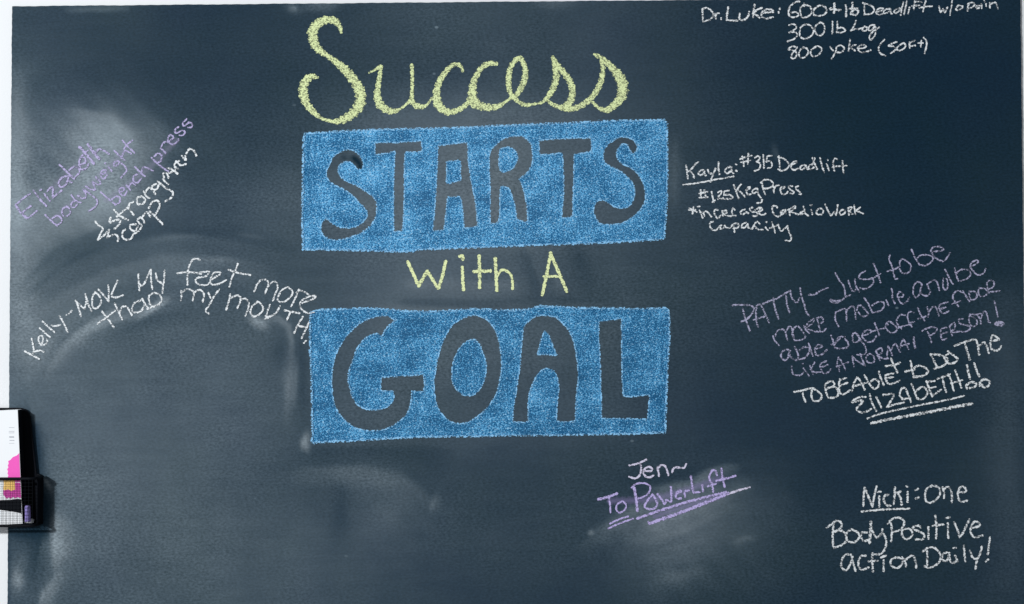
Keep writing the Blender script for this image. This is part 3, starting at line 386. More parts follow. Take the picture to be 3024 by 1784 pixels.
  ('white', 3.77, '-7394,1908 -7326,1825 -7258,1779 -7295,1689 -7347,1584;-7347,1584 -7235,1659 -7145,1756;-7145,1756 -7175,1629;-7174,1614 -7100,1658 -7025,1673 -6979,1613 -6991,1553;-7116,1975 -7138,1884 -7026,1929 -6951,1929 -6965,1854 -7048,1771;-7065,2110 -6951,2004 -6808,1929;-7011,1989 -6922,2064 -6832,2140;-6817,2155 -6711,2019;-6802,2139 -6787,2215 -6720,2252;-6562,2350 -6645,2320 -6637,2214 -6547,2222 -6502,2289 -6570,2350;-6533,2440 -6487,2350 -6427,2319;-6517,2395 -6443,2500 -6382,2470 -6329,2387;-6308,2575 -6383,2530 -6367,2470 -6292,2485 -6263,2605;-6293,2620 -6142,2499 -6021,2424 -6036,2333 -6156,2258;-6195,2650 -6097,2560;-6173,2680 -6188,2756 -6128,2756 -6090,2673;-6114,2854 -6038,2831 -5933,2748;-6091,2756 -5978,2816;-5904,2982 -5979,2936 -5986,2876 -5918,2831;-5964,2974 -5888,2906 -5783,2921;-5859,3072 -5798,2996;-5783,2996 -5799,3072;-5784,3102 -5724,3192 -5648,3162 -5603,3071'),
  ('white', 3.77, '-6860,1763 -6905,1718 -6904,1628 -6844,1575 -6754,1597 -6709,1688;-6665,1853 -6770,1838 -6755,1763 -6679,1733 -6635,1823;-6709,1688 -6619,1732 -6560,1823;-6643,1913 -6560,1823;-6635,1943 -6575,1973 -6515,1883;-6560,1973 -6486,2063 -6410,1988;-6426,2078 -6335,2003 -6192,1852;-6441,2139 -6381,2244 -6291,2274 -6246,2198 -6275,2108 -6335,2018'),
],
'kelly': [
  ('white', 3.35, '-8624,-394 -8496,-462 -8368,-530;-8506,-170 -8482,-260 -8467,-365 -8474,-439;-8481,-432 -8436,-395 -8347,-380 -8287,-402;-8325,-268 -8303,-185 -8319,-125 -8371,-125 -8385,-200 -8347,-275 -8272,-275 -8228,-223 -8243,-185;-8365,17 -8274,-65 -8183,-148;-8320,137 -8215,39 -8102,-58;-8155,62 -8095,47 -7990,76;-8021,234 -7945,114 -7869,-59;-7894,248 -7842,278 -7797,323'),
  ('white', 3.49, '-7730,503 -7677,368 -7639,225;-7723,480 -7663,428 -7572,353;-7572,353 -7543,488 -7559,615;-7559,608 -7513,457 -7452,315;-7379,652 -7424,592 -7438,457 -7407,367 -7332,382 -7280,487 -7318,592 -7394,652;-7334,697 -7244,607 -7145,486;-7145,486 -7146,637 -7154,772;-6990,854 -7086,636 -7093,576;-7093,569 -7018,554 -6891,598;-6623,973 -6614,815 -6599,680;-6622,845 -6569,755 -6509,815 -6450,950 -6398,1048;-6398,1048 -6397,890 -6374,702;-6315,980 -6285,860 -6194,799;-6158,1032 -6165,874 -6186,739 -6193,634'),
  ('white', 3.49, '-5535,1218 -5596,1241 -5671,1211 -5730,1083 -5752,933 -5751,776;-5932,979 -5775,1001 -5595,985 -5504,970;-7264,307 -7166,187 -7053,29;-7345,90 -7181,202 -7032,321;-7040,449 -6972,306 -6903,156;-6942,291 -6912,381 -6837,396 -6777,320 -6731,238;-6583,500 -6688,455 -6732,350 -6687,283 -6567,320 -6507,425;-6553,530 -6492,425 -6432,350;-6358,634 -6433,575 -6418,455 -6372,394 -6252,439 -6208,529 -6268,619 -6358,634;-6462,350 -6252,424'),
  ('white', 3.35, '-5535,993 -5370,1007 -5429,925 -5564,903 -5609,850 -5549,783 -5429,767 -5354,812;-5324,872 -5174,962 -5189,999 -5279,985 -5339,887 -5324,782 -5204,789 -5061,856;-4860,1149 -4904,1021 -4964,901 -5008,736;-5024,1044 -4904,999 -4634,945;-4573,645 -4528,750;-4528,765 -4438,862 -4348,854 -4318,779 -4378,614;-4318,749 -4243,824 -4168,809 -4153,704 -4198,599 -4235,486;-3973,733 -4078,674 -4145,554 -4137,479 -4032,471 -3913,568 -3890,658 -3973,733;-3778,688 -3837,538 -3912,388;-3823,628 -3748,673 -3598,597;-3717,447 -3522,522 -3477,567 -3582,567 -3702,507 -3762,418 -3702,312 -3597,267 -3507,282'),
  ('white', 3.49, '-5863,671 -5856,588 -5863,498;-5863,633 -5774,693 -5683,685 -5638,633 -5653,498;-5638,633 -5548,685 -5473,647 -5458,572 -5480,475;-5383,639 -5338,542;-5188,691 -5278,572 -5367,407 -5427,317 -5367,264;-4993,608 -5008,511 -5060,331;-4978,541 -4873,586 -4813,555 -4813,480 -4865,360;-4813,510 -4723,525 -4662,450 -4677,330 -4722,225;-4512,465 -4602,390 -4632,285 -4572,210 -4452,269 -4407,359 -4467,449 -4512,480;-4287,419 -4332,299 -4362,209;-4362,209 -4287,216 -4182,269 -4107,396;-4377,164 -4272,209;-4032,321 -3927,298 -3762,268;-3927,283 -3987,148;-3702,207 -3792,58 -3859,-84;-3597,102 -3656,-33 -3724,-175;-3807,43 -3642,20;-3686,-260 -3644,-224'),
],
'success': [
  ('yellow', 0.0, '-3029,5267,52 -3055,5366,82 -3138,5472,135 -3274,5495,142 -3424,5443,165 -3530,5321,180 -3537,5185,172 -3499,5048,165 -3394,4934,127 -3258,4835,90 -3107,4729,127 -2941,4577,157 -2805,4410,172 -2714,4258,187 -2684,4107,195 -2707,3971,195 -2805,3835,165 -2955,3729,150 -3106,3677,105 -3226,3685,63 -3377,3730,63 -3528,3852,112 -3648,4003,135 -3701,4155,172 -3702,4306,165 -3649,4412,150 -3559,4480,120 -3446,4465,52;-2534,4545,37 -2428,4598,48 -2330,4666,60;-2320,4666,60 -2345,4484,82 -2375,4303,97 -2390,4151,127 -2353,4000,150 -2247,3894,135 -2112,3856,105 -1991,3893,52 -1901,3953,45 -1810,4044,60 -1773,4150,67 -1765,4377,67 -1772,4687,67;-1773,4150,67 -1765,4029,90 -1690,3953,112 -1600,3937,97 -1509,3967,52 -1419,4088,45;-868,4564,45 -891,4647,67 -973,4693,75 -1071,4663,82 -1192,4527,97 -1283,4376,112 -1328,4224,127 -1328,4073,150 -1283,3937,165 -1148,3845,127 -997,3860,105 -846,3935,90 -756,4026,90;-265,4699,75 -393,4707,90 -529,4631,97 -635,4465,105 -688,4298,135 -695,4147,165 -681,4026,210 -545,3942,150 -364,3919,120 -214,3949,90 -108,4024,48'),
  ('yellow', 0.0, '-123,4009,48 -33,4069,57 58,4115,75 164,4251,105 240,4447,112 240,4629,97 165,4796,90 75,4766,90 -16,4630,90 -47,4448,105 -47,4297,97 -2,4145,90 103,4039,75 238,3963,75 389,3978,48 540,4007,52 645,4098,90 744,4264,112 797,4446,120 783,4597,112 731,4825,52;738,4825,52 828,4658,105 948,4521,112 1053,4354,120 1083,4173,120 1052,4036,127 976,3946,135 871,3916,90 720,3977,67 630,4053,60;946,3885,90 1096,3893,105 1262,3960,105 1398,4066,105 1520,4217,105 1603,4413,97 1627,4595,90 1597,4762,60;1477,4868,52 1628,4777,97 1778,4640,120 1913,4473,180 1980,4291,195 1956,4110,180 1850,3974,135 1699,3868,112 1563,3899,67 1443,4005,60'),
],
'with': [
  ('solidyellow', 5.86, '-1849,1178 -1752,968 -1654,742;-1654,742 -1504,1012;-1504,1012 -1309,704;-1302,704 -1227,936 -1174,1184;-881,1078 -874,890 -859,673;-929,1269 -878,1278 -869,1209;-580,1280 -573,1010 -574,709;-679,995 -551,1002 -378,1009;-295,1235 -281,934 -267,656'),
  ('solidyellow', 4.74, '-273,904 -191,1016 -101,1009 -18,933 11,798 11,685'),
],
'a': [
  ('solidyellow', 5.86, '689,1330 620,962 536,579;688,1307 830,976 971,638'),
  ('solidyellow', 4.74, '560,909 860,908'),
],
}
BANNERS = {
'starts': {'outer': [(-365.3, 345.9), (-307.5, 349.4), (-247.3, 352.2), (-175.0, 353.9), (-96.8, 355.5), (-30.5, 358.9), (35.8, 361.8), (114.1, 364.0), (162.3, 366.9), (204.4, 368.0), (270.7, 368.4), (276.1, 361.7), (276.8, 280.8), (275.2, 220.5), (271.4, 172.3), (270.1, 156.7), (215.4, 152.6), (165.5, 150.3), (77.2, 147.5), (-6.9, 144.7), (-34.0, 143.6), (-115.1, 140.8), (-170.4, 138.6), (-172.2, 135.0), (-247.2, 137.0), (-307.3, 138.9), (-370.4, 139.7), (-371.7, 198.1), (-371.2, 246.3), (-370.1, 300.6), (-369.5, 341.7)], 'holes': [[(-266.9, 282.2), (-263.8, 289.8), (-266.9, 301.8), (-274.4, 310.9), (-284.9, 317.0), (-295.5, 317.0), (-307.5, 311.0), (-316.5, 305.0), (-324.0, 289.9), (-328.5, 280.9), (-329.3, 271.8), (-324.0, 261.2), (-311.9, 252.9), (-298.4, 246.1), (-286.4, 238.5), (-274.3, 226.4), (-263.8, 215.9), (-256.3, 206.8), (-257.0, 197.8), (-265.3, 187.3), (-277.3, 179.8), (-289.3, 177.5), (-304.4, 179.1), (-316.4, 184.4), (-325.4, 191.9), (-331.4, 194.2), (-334.4, 190.4), (-337.4, 184.4), (-338.2, 173.9), (-332.9, 163.4), (-322.4, 157.3), (-307.3, 156.5), (-289.3, 160.2), (-271.3, 167.0), (-256.3, 176.7), (-247.3, 185.7), (-241.3, 199.2), (-239.0, 215.8), (-240.5, 224.8), (-250.3, 236.9), (-262.3, 244.5), (-274.4, 252.8), (-286.4, 257.4), (-296.9, 262.7), (-306.0, 271.8), (-308.2, 280.8), (-304.5, 289.9), (-295.4, 295.9), (-284.9, 294.3), (-274.4, 282.2)], [(-243.5, 329.7), (-206.7, 329.6), (-185.6, 331.1), (-160.8, 332.5), (-158.5, 313.6), (-173.6, 312.5), (-189.4, 312.2), (-190.9, 269.9), (-190.9, 232.3), (-191.7, 202.1), (-193.9, 172.0), (-209.7, 171.3), (-209.7, 224.8), (-209.7, 254.9), (-207.4, 313.8), (-223.2, 310.8), (-242.0, 308.6)], [(-130.7, 323.4), (-110.3, 326.3), (-78.7, 330.0), (-76.5, 293.8), (-70.6, 254.5), (-64.6, 224.4), (-60.2, 180.7), (-85.0, 176.2), (-87.2, 209.4), (-90.9, 232.7), (-113.5, 232.0), (-116.5, 209.5), (-119.6, 174.1), (-140.6, 171.1), (-137.6, 202.0), (-134.5, 247.2), (-132.2, 284.9)], [(-38.9, 310.3), (-33.6, 319.3), (-24.5, 328.4), (-12.5, 336.7), (-0.4, 339.7), (14.6, 341.1), (25.1, 336.6), (34.1, 326.7), (37.1, 311.6), (37.1, 296.5), (32.5, 282.9), (25.0, 272.4), (12.9, 264.1), (17.4, 255.8), (23.4, 236.2), (27.0, 213.6), (28.5, 189.5), (21.7, 188.0), (9.0, 193.3), (6.0, 213.7), (0.8, 233.3), (-5.2, 248.3), (-19.5, 251.4), (-21.0, 228.8), (-21.1, 206.2), (-23.4, 186.6), (-38.4, 183.6), (-38.3, 221.3), (-38.3, 251.4), (-39.7, 281.6)], [(48.5, 333.0), (83.9, 335.7), (141.1, 337.0), (142.5, 312.8), (128.9, 310.6), (111.6, 307.6), (110.7, 281.2), (109.1, 236.0), (108.1, 196.8), (88.6, 194.6), (91.8, 236.0), (91.9, 266.2), (90.5, 310.0), (68.7, 308.5), (49.9, 307.0)], [(217.7, 308.9), (223.0, 315.6), (221.5, 326.2), (213.3, 334.6), (201.3, 338.4), (189.2, 336.9), (177.1, 329.4), (166.6, 318.8), (162.8, 308.3), (164.2, 296.2), (172.4, 287.9), (185.9, 281.0), (197.9, 274.2), (208.4, 264.4), (216.6, 252.3), (218.1, 240.2), (215.8, 226.7), (208.2, 215.4), (196.1, 211.6), (182.6, 213.9), (172.1, 220.8), (163.1, 226.0), (152.6, 224.6), (147.3, 216.3), (145.0, 207.3), (149.5, 192.2), (156.9, 185.4), (172.0, 182.3), (188.5, 183.8), (203.5, 189.0), (218.6, 199.5), (230.7, 211.6), (236.8, 226.6), (236.2, 246.2), (229.5, 264.3), (217.5, 279.4), (204.0, 287.0), (193.5, 293.1), (186.1, 302.9), (187.6, 314.2), (193.7, 323.3), (201.2, 327.0), (207.2, 321.7), (210.2, 311.9)]], 'counters': [[(-115.6, 295.4), (-90.8, 297.6), (-90.9, 262.1), (-115.7, 255.4)], [(-21.6, 316.3), (-12.5, 320.8), (-0.5, 319.3), (8.5, 311.7), (10.8, 302.6), (7.0, 290.6), (-0.6, 281.5), (-15.6, 274.8), (-20.9, 281.6), (-22.4, 296.7)]]},
'goal': {'outer': [(-357.0, 28.5), (-337.2, 32.7), (-307.2, 33.8), (-247.2, 35.4), (-217.2, 32.9), (-187.2, 29.9), (-133.2, 29.1), (-73.2, 33.2), (-43.2, 32.5), (-7.2, 30.6), (28.8, 32.9), (46.8, 37.7), (82.8, 37.6), (112.8, 34.5), (172.8, 34.3), (232.7, 32.4), (274.8, 34.1), (278.3, 22.0), (278.6, -19.9), (274.8, -67.8), (271.9, -139.6), (269.9, -185.6), (213.6, -187.8), (141.8, -188.8), (52.0, -189.8), (3.6, -189.7), (-67.6, -191.3), (-127.5, -191.7), (-217.2, -194.5), (-277.1, -198.5), (-353.6, -201.9), (-353.7, -138.0), (-355.0, -78.2), (-357.5, -42.2), (-357.5, -18.3), (-357.0, 5.7)], 'holes': [[(-207.5, 13.6), (-220.2, 21.1), (-233.7, 21.1), (-253.2, 16.7), (-268.2, 9.2), (-284.7, -5.0), (-298.2, -21.4), (-310.1, -42.4), (-316.1, -63.3), (-319.1, -85.7), (-318.3, -108.2), (-315.3, -130.6), (-308.5, -147.0), (-298.0, -160.5), (-283.1, -172.5), (-265.1, -180.0), (-245.7, -181.6), (-230.7, -180.1), (-214.2, -174.2), (-196.3, -162.3), (-185.8, -150.4), (-179.8, -135.4), (-177.5, -111.5), (-157.3, -112.3), (-155.1, -101.1), (-157.3, -82.4), (-193.3, -84.6), (-232.2, -87.5), (-232.2, -111.4), (-211.2, -110.7), (-209.0, -120.4), (-211.2, -130.9), (-223.2, -139.8), (-238.2, -144.2), (-256.1, -143.4), (-271.1, -136.7), (-281.6, -123.2), (-286.1, -109.7), (-289.9, -93.3), (-289.1, -78.3), (-283.1, -60.4), (-277.2, -42.4), (-269.7, -29.0), (-260.7, -18.5), (-250.2, -11.8), (-238.2, -10.3), (-230.7, -14.1), (-220.2, 2.4)], [(-73.2, 21.8), (-59.8, 21.4), (-46.3, 15.4), (-34.3, 3.4), (-25.3, -16.1), (-20.9, -37.1), (-18.7, -61.1), (-20.3, -83.5), (-24.0, -103.0), (-30.1, -120.9), (-43.6, -140.3), (-61.6, -156.7), (-79.6, -167.1), (-93.0, -169.3), (-109.5, -165.5), (-124.4, -152.0), (-133.4, -135.6), (-137.1, -116.1), (-137.9, -93.7), (-134.8, -72.7), (-131.8, -54.8), (-125.8, -33.8), (-118.3, -15.9), (-107.8, 2.1), (-92.8, 14.0)], [(0.5, -166.5), (2.8, -138.9), (8.1, -106.0), (13.5, -71.6), (15.8, -41.7), (18.1, -16.2), (21.2, 1.7), (31.7, 13.7), (46.7, 21.2), (61.7, 21.4), (76.7, 18.1), (88.7, 8.3), (100.6, -6.0), (108.0, -22.5), (112.5, -43.5), (116.1, -67.4), (116.0, -94.3), (112.9, -124.2), (111.2, -165.3), (94.0, -166.8), (77.6, -164.5), (79.9, -131.6), (82.3, -106.2), (79.3, -86.8), (73.4, -76.3), (64.4, -72.5), (55.4, -73.2), (44.9, -82.2), (37.4, -97.1), (31.3, -112.1), (28.3, -131.5), (28.2, -165.8), (16.2, -167.3)], [(153.9, 10.4), (193.7, 15.5), (194.2, -19.7), (194.0, -64.6), (196.0, -118.5), (205.0, -122.2), (225.9, -120.8), (243.2, -119.3), (238.4, -161.9), (195.8, -161.1), (157.6, -160.2), (157.1, -109.4), (155.8, -64.5), (153.8, -19.6)]], 'counters': [[(-74.8, -22.0), (-67.3, -20.5), (-59.8, -26.5), (-52.4, -43.0), (-46.4, -61.0), (-46.5, -79.0), (-51.0, -96.9), (-61.5, -113.3), (-73.5, -120.0), (-85.5, -118.5), (-97.4, -110.2), (-104.9, -96.8), (-106.4, -78.8), (-103.4, -57.9), (-94.3, -38.4), (-83.8, -26.5)], [(57.1, -5.9), (63.1, -10.4), (70.6, -28.4), (79.5, -49.4), (61.5, -47.8), (45.0, -47.0), (49.6, -28.3)]]},
}

# ------------------------------------------------------------------ wall and chalkboard
bm = bmesh.new(); box(bm, -3.2, 3.2, WALL_Y, WALL_Y + 0.1, 0.0, 3.4)
tag(from_bm('wall', bm, M['wall']), kind='structure')

NX, NZ = 500, 300
def board_panel():
    """the painted panel: a fine grid on its face (it carries how much chalk dust lies there), thin sides, slightly wavy edges"""
    rng = np.random.RandomState(3)
    u = np.linspace(0, 1, NX); v = np.linspace(0, 1, NZ)
    U, V = np.meshgrid(u, v)
    TL, TR, BR, BL = [np.array(c) for c in BOARD]
    wob = lambda t, s: 0.0002*np.sin(t*61+s) + 0.00015*np.sin(t*143+2*s) + 0.0002*np.sin(t*517+3*s)
    X = (1-V)*((1-U)*TL[0]+U*TR[0]) + V*((1-U)*BL[0]+U*BR[0])
    Z = (1-V)*((1-U)*TL[1]+U*TR[1]) + V*((1-U)*BL[1]+U*BR[1])
    X += (1-U)**40*wob(V, 1) + U**40*wob(V, 2); Z += (1-V)**40*wob(U, 4) + V**40*wob(U, 5)
    D = dust_shade_map(X*1000, (Z-1.5)*1000)
    n = NX*NZ
    co = np.zeros((2*n, 3)); co[:n, 0] = X.ravel(); co[:n, 2] = Z.ravel(); co[n:] = co[:n]; co[n:, 1] = WALL_Y
    idx = np.arange(n).reshape(NZ, NX)
    q = np.stack([idx[:-1, :-1], idx[1:, :-1], idx[1:, 1:], idx[:-1, 1:]], -1).reshape(-1, 4)
    ring = np.concatenate([idx[0, :], idx[1:, -1], idx[-1, -2::-1], idx[-2:0:-1, 0]])
    r2 = np.roll(ring, -1); side = np.stack([ring, r2, r2+n, ring+n], -1)
    faces = np.concatenate([q, side])
    me = bpy.data.meshes.new('chalkboard')
    me.from_pydata([tuple(c) for c in co - np.array(ORG)], [], faces.tolist())
    at = me.attributes.new('dust', 'FLOAT', 'POINT')  # dust amount, lowered around the basket to paint in its shadow
    d = np.zeros(2*n, dtype=np.float32); d[:n] = D.ravel(); at.data.foreach_set('value', d)
    return me
def dust_shade_map(X, Z):
    """chalk dust left on the board: where it was wiped again and again, where cloths dragged it, where it was rubbed clean.  X, Z in mm"""
    g = np.array(DUST_GRID, dtype=float)/1000; gx = np.array(DUST_X, dtype=float); gz = np.array(DUST_Z, dtype=float)
    fx = np.clip(np.interp(X, gx, np.arange(len(gx))), 0, len(gx)-1.0001); fz = np.clip(np.interp(-Z, -gz, np.arange(len(gz))), 0, len(gz)-1.0001)
    def smooth(t): return t*t*(3-2*t)
    i = fx.astype(int); j = fz.astype(int); a = fx-i; b = smooth(fz-j)
    def cr(row):   # Catmull-Rom along x
        p = [g[row, np.clip(i+k, 0, len(gx)-1)] for k in (-1, 0, 1, 2)]
        return 0.5*(2*p[1]+(p[2]-p[0])*a+(2*p[0]-5*p[1]+4*p[2]-p[3])*a*a+(3*p[1]-p[0]-3*p[2]+p[3])*a**3)
    D = (1-b)*cr(j) + b*cr(np.clip(j+1, 0, len(gz)-1))
    rng = np.random.RandomState(7)
    for amt, wid, fade, pts, crisp in SMEARS_AND_SHADE:
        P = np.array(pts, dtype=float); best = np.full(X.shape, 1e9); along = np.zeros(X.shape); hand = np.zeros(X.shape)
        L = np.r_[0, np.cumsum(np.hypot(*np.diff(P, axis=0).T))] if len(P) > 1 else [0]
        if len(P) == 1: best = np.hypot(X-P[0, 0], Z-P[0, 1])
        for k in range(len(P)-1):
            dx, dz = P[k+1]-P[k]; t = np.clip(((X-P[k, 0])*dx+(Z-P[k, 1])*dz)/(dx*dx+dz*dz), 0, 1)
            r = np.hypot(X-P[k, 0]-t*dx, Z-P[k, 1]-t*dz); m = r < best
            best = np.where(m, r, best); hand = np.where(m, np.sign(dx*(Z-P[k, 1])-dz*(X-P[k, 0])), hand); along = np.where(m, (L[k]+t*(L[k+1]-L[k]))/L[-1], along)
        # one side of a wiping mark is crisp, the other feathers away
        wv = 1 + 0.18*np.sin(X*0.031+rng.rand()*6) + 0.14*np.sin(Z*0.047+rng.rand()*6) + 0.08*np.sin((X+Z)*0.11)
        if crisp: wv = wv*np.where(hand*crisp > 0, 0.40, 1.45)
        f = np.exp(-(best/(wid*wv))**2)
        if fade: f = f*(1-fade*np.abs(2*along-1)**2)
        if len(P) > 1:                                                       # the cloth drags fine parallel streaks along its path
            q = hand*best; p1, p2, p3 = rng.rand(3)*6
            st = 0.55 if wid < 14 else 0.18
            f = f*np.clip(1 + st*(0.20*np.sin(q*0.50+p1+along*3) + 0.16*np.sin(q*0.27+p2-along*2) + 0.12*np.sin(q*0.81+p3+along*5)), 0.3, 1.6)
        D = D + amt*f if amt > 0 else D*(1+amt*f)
    return np.clip(D, 0.0, 1.0)
board = link('chalkboard', board_panel(), M['board']); board.location = ORG
tag(board, 'large dusty blackboard covered with chalk writing, fixed flat on the white wall', 'chalkboard')

# ------------------------------------------------------------------ chalk strokes (board millimetres -> ribbons lying on the board)
rnd = random.Random(11)
LAYER = [0]
def parse(s):
    out = []
    for st in s.split(';'):
        out.append([tuple(int(v)/10 for v in p.split(',')) for p in st.split()])
    return out
def spline(P):
    P = [np.array(p, dtype=float) for p in P]
    if len(P) == 2 and np.hypot(*(P[1]-P[0])[:2]) < 1e-6: P[1] = P[1] + np.array([.5, 0, 0])[:len(P[1])]
    Q = [2*P[0]-P[1]] + P + [2*P[-1]-P[-2]]; out = []
    for i in range(1, len(Q)-2):
        p0, p1, p2, p3 = Q[i-1:i+3]; n = max(2, int(np.hypot(*(p2-p1)[:2])/1.6))
        for k in range(n):
            t = k/n
            out.append(0.5*(2*p1+(p2-p0)*t+(2*p0-5*p1+4*p2-p3)*t*t+(3*p1-p0-3*p2+p3)*t**3))
    out.append(P[-1]); return out
def ribbon(V, F, UV, MI, pts, mi=0, closed=False, steady=False):
    """pts: (x, z, width) in mm"""
    C = spline(pts); n = len(C); LAYER[0] = (LAYER[0]+1) % 60
    y = -0.00025 - LAYER[0]*0.000012
    ph = rnd.random()*6; length = 0; rows = []
    tang = []
    for i in range(n):
        a, b = C[max(i-1, 0)], C[min(i+1, n-1)]; d = (b-a)[:2]; tang.append(d/(np.hypot(*d)+1e-9))
    samples = []
    w0, w1 = C[0][2]/2, C[-1][2]/2
    for q in (-1.0, -0.8, -0.45): samples.append((C[0][:2]+tang[0]*w0*q*0.8, tang[0], w0*math.sqrt(max(0.02, 1-q*q))))
    for i in range(n): samples.append((C[i][:2], tang[i], C[i][2]/2))
    for q in (0.45, 0.8, 1.0): samples.append((C[-1][:2]+tang[-1]*w1*q*0.8, tang[-1], w1*math.sqrt(max(0.02, 1-q*q))))
    if closed: samples = samples[3:-3]
    base = len(V); last = None
    for i, (p, t, h) in enumerate(samples):
        if last is not None: length += float(np.hypot(*(p-last)))
        last = p
        wob = 1.0 if steady else 1 + 0.13*math.sin(length*0.55+ph) + 0.09*math.sin(length*1.31+2*ph) + rnd.uniform(-.07, .07)
        nrm = np.array([-t[1], t[0]])
        for s in (-1, 0, 1):
            c = p + nrm*h*wob*s
            V.append((c[0]/1000, y - i*1.2e-6, 1.5 + c[1]/1000)); UV.append((length/1000, s))
    for i in range(len(samples)-1):
        for k in (0, 1):
            F.append((base+3*i+k, base+3*i+k+1, base+3*i+k+4, base+3*i+k+3)); MI.append(mi)
def chalk(name, V, F, UV, MI, mats, parent, label=None):
    me = bpy.data.meshes.new(name)
    off = ORG if parent is None else ORG
    me.from_pydata([(v[0]-ORG[0], v[1]-ORG[1], v[2]-ORG[2]) for v in V], [], F)
    uv = me.uv_layers.new(name='stroke')
    li = np.zeros(len(me.loops), dtype=np.int32); me.loops.foreach_get('vertex_index', li)
    uv.data.foreach_set('uv', np.array(UV, dtype=np.float32)[li].ravel())
    o = link(name, me, mats, parent)
    me.polygons.foreach_set('material_index', np.array(MI, dtype=np.int32))
    if label: o['label'] = label
    return o
def note(name, groups, parent, label=None):
    V, F, UV, MI, mats = [], [], [], [], []
    for col, width, data in groups:
        if M[col] not in mats: mats.append(M[col])
        for st in parse(data):
            ribbon(V, F, UV, MI, [(p[0], p[1], p[2] if len(p) > 2 else width) for p in st], mats.index(M[col]))
    return chalk(name, V, F, UV, MI, mats, parent, label)
def banner(name, d, fill_m, parent, label):
    """blue chalk filled in round letters that are left bare"""
    V, F, UV, MI = [], [], [], []
    def rough(poly, curve):
        P = [np.array(p) for p in poly]; n = len(P); out = []
        for i in range(n):
            p0, p1, p2, p3 = P[i-1], P[i], P[(i+1) % n], P[(i+2) % n]
            L = np.hypot(*(p2-p1)); k = max(1, int(L/2.2))
            d1, d0, d2 = (p2-p1)/L, (p1-p0)/np.hypot(*(p1-p0)), (p3-p2)/np.hypot(*(p3-p2))
            m1 = (p2-p0)/2 if curve and d0 @ d1 > 0.75 else (p2-p1)
            m2 = (p3-p1)/2 if curve and d2 @ d1 > 0.75 else (p2-p1)
            m1 = m1/np.hypot(*m1)*L; m2 = m2/np.hypot(*m2)*L
            for j in range(k):
                t = j/k
                h = (2*t**3-3*t*t+1)*p1+(t**3-2*t*t+t)*m1+(-2*t**3+3*t*t)*p2+(t**3-t*t)*m2
                out.append(h + np.array([rnd.gauss(0, .17), rnd.gauss(0, .17)]))
        return out
    outer = rough(d['outer'], False); holes = [rough(h, True) for h in d['holes']]; cnt = [rough(c, True) for c in d['counters']]
    def fill(polys):
        base = len(V); flat = [p for q in polys for p in q]
        for p in flat: V.append((p[0]/1000, -0.00015, 1.5+p[1]/1000)); UV.append((0, 0))
        for t in tessellate_polygon([[Vector((p[0], p[1], 0)) for p in q] for q in polys]):
            F.append(tuple(base+i for i in t)); MI.append(0)
    fill([outer]+holes)
    for c in cnt: fill([c])
    for q, wd in [(outer, 4.6)]+[(h, 3.0) for h in holes+cnt]:
        q = q[::3]+[q[0]]
        ribbon(V, F, UV, MI, [(p[0], p[1], wd) for p in q], 1, True)
    return chalk(name, V, F, UV, MI, [fill_m, M['blueline']], parent, label)
note('chalk_heading', NOTES['success'], board, 'large yellow cursive heading word at the top of the board')
banner('chalk_banner', BANNERS['starts'], M['blue'], board, 'upper blue chalk block with the word left bare, letters S T A R T S')
note('chalk_heading', NOTES['with'], board, 'small yellow four letter word between the blue blocks')
note('chalk_heading', NOTES['a'], board, 'single yellow capital A between the blue blocks')
banner('chalk_banner', BANNERS['goal'], M['deepblue'], board, 'lower blue chalk block with the word left bare, letters G O A L')
note('chalk_note', NOTES['luke'], board, 'white chalk note of three weights in the top right corner')
n = note('chalk_note', NOTES['kayla'], board, 'white chalk note right of the upper blue block')
note('underline', NOTES['kayla_u'], n)
note('chalk_note', NOTES['patty'], board, 'lavender chalk note slanting upwards by the right edge')
n = note('chalk_note', NOTES['able'], board, 'white slanting chalk note under the lavender one')
note('underline', NOTES['able_u'], n)
n = note('chalk_note', NOTES['nicki'], board, 'white chalk note in the lower right corner')
note('underline', NOTES['nicki_u'], n)
n = note('chalk_note', NOTES['jen']+NOTES['power'], board, 'purple chalk note on a smeared patch below the blue blocks')
note('underline', NOTES['power_u'], n)
note('chalk_note', NOTES['eliz'], board, 'faint lavender chalk note slanting up at the left edge')
note('chalk_note', NOTES['camp'], board, 'white chalk words slanting beside the faint lavender note')
note('chalk_note', NOTES['kelly'], board, 'white chalk note written in an arch left of the lower blue block')

# ------------------------------------------------------------------ wire basket at the left edge, with its chalk
def ray(px, py, depth):
    """the point `depth` metres in front of the board that lies behind this spot of the 3024 x 1784 picture"""
    f = 1512/math.tan(math.radians(24.8))
    d = (cam.matrix_world.to_3x3() @ Vector(((px-1512)/f, -(py-892)/f, -1)))
    t = (-depth - CAM_Y)/d.y
    return Vector((0, CAM_Y, CAM_Z)) + d*t
DEP = 0.036
zr = ray(60, 1414, DEP).z; zf = ray(60, 1553, DEP).z; xr = ray(103, 1480, DEP).x; xl = xr - 0.235
xb = ray(87, 1300, 0.006).x; zt = ray(60, 1207, 0.006).z
O = Vector(((xl+xr)/2, -0.004, zf))
bk = bpy.data.objects.new('wire_basket', None); COL.objects.link(bk); bk.location = O; bk.empty_display_size = 0.05
tag(bk, "black wire mesh pocket basket hung over the chalkboard's left edge", 'basket')
def part(name, bm, m, parent=bk, org=O, smooth=False):
    bmesh.ops.translate(bm, verts=bm.verts, vec=-org); return from_bm(name, bm, m, parent, smooth)
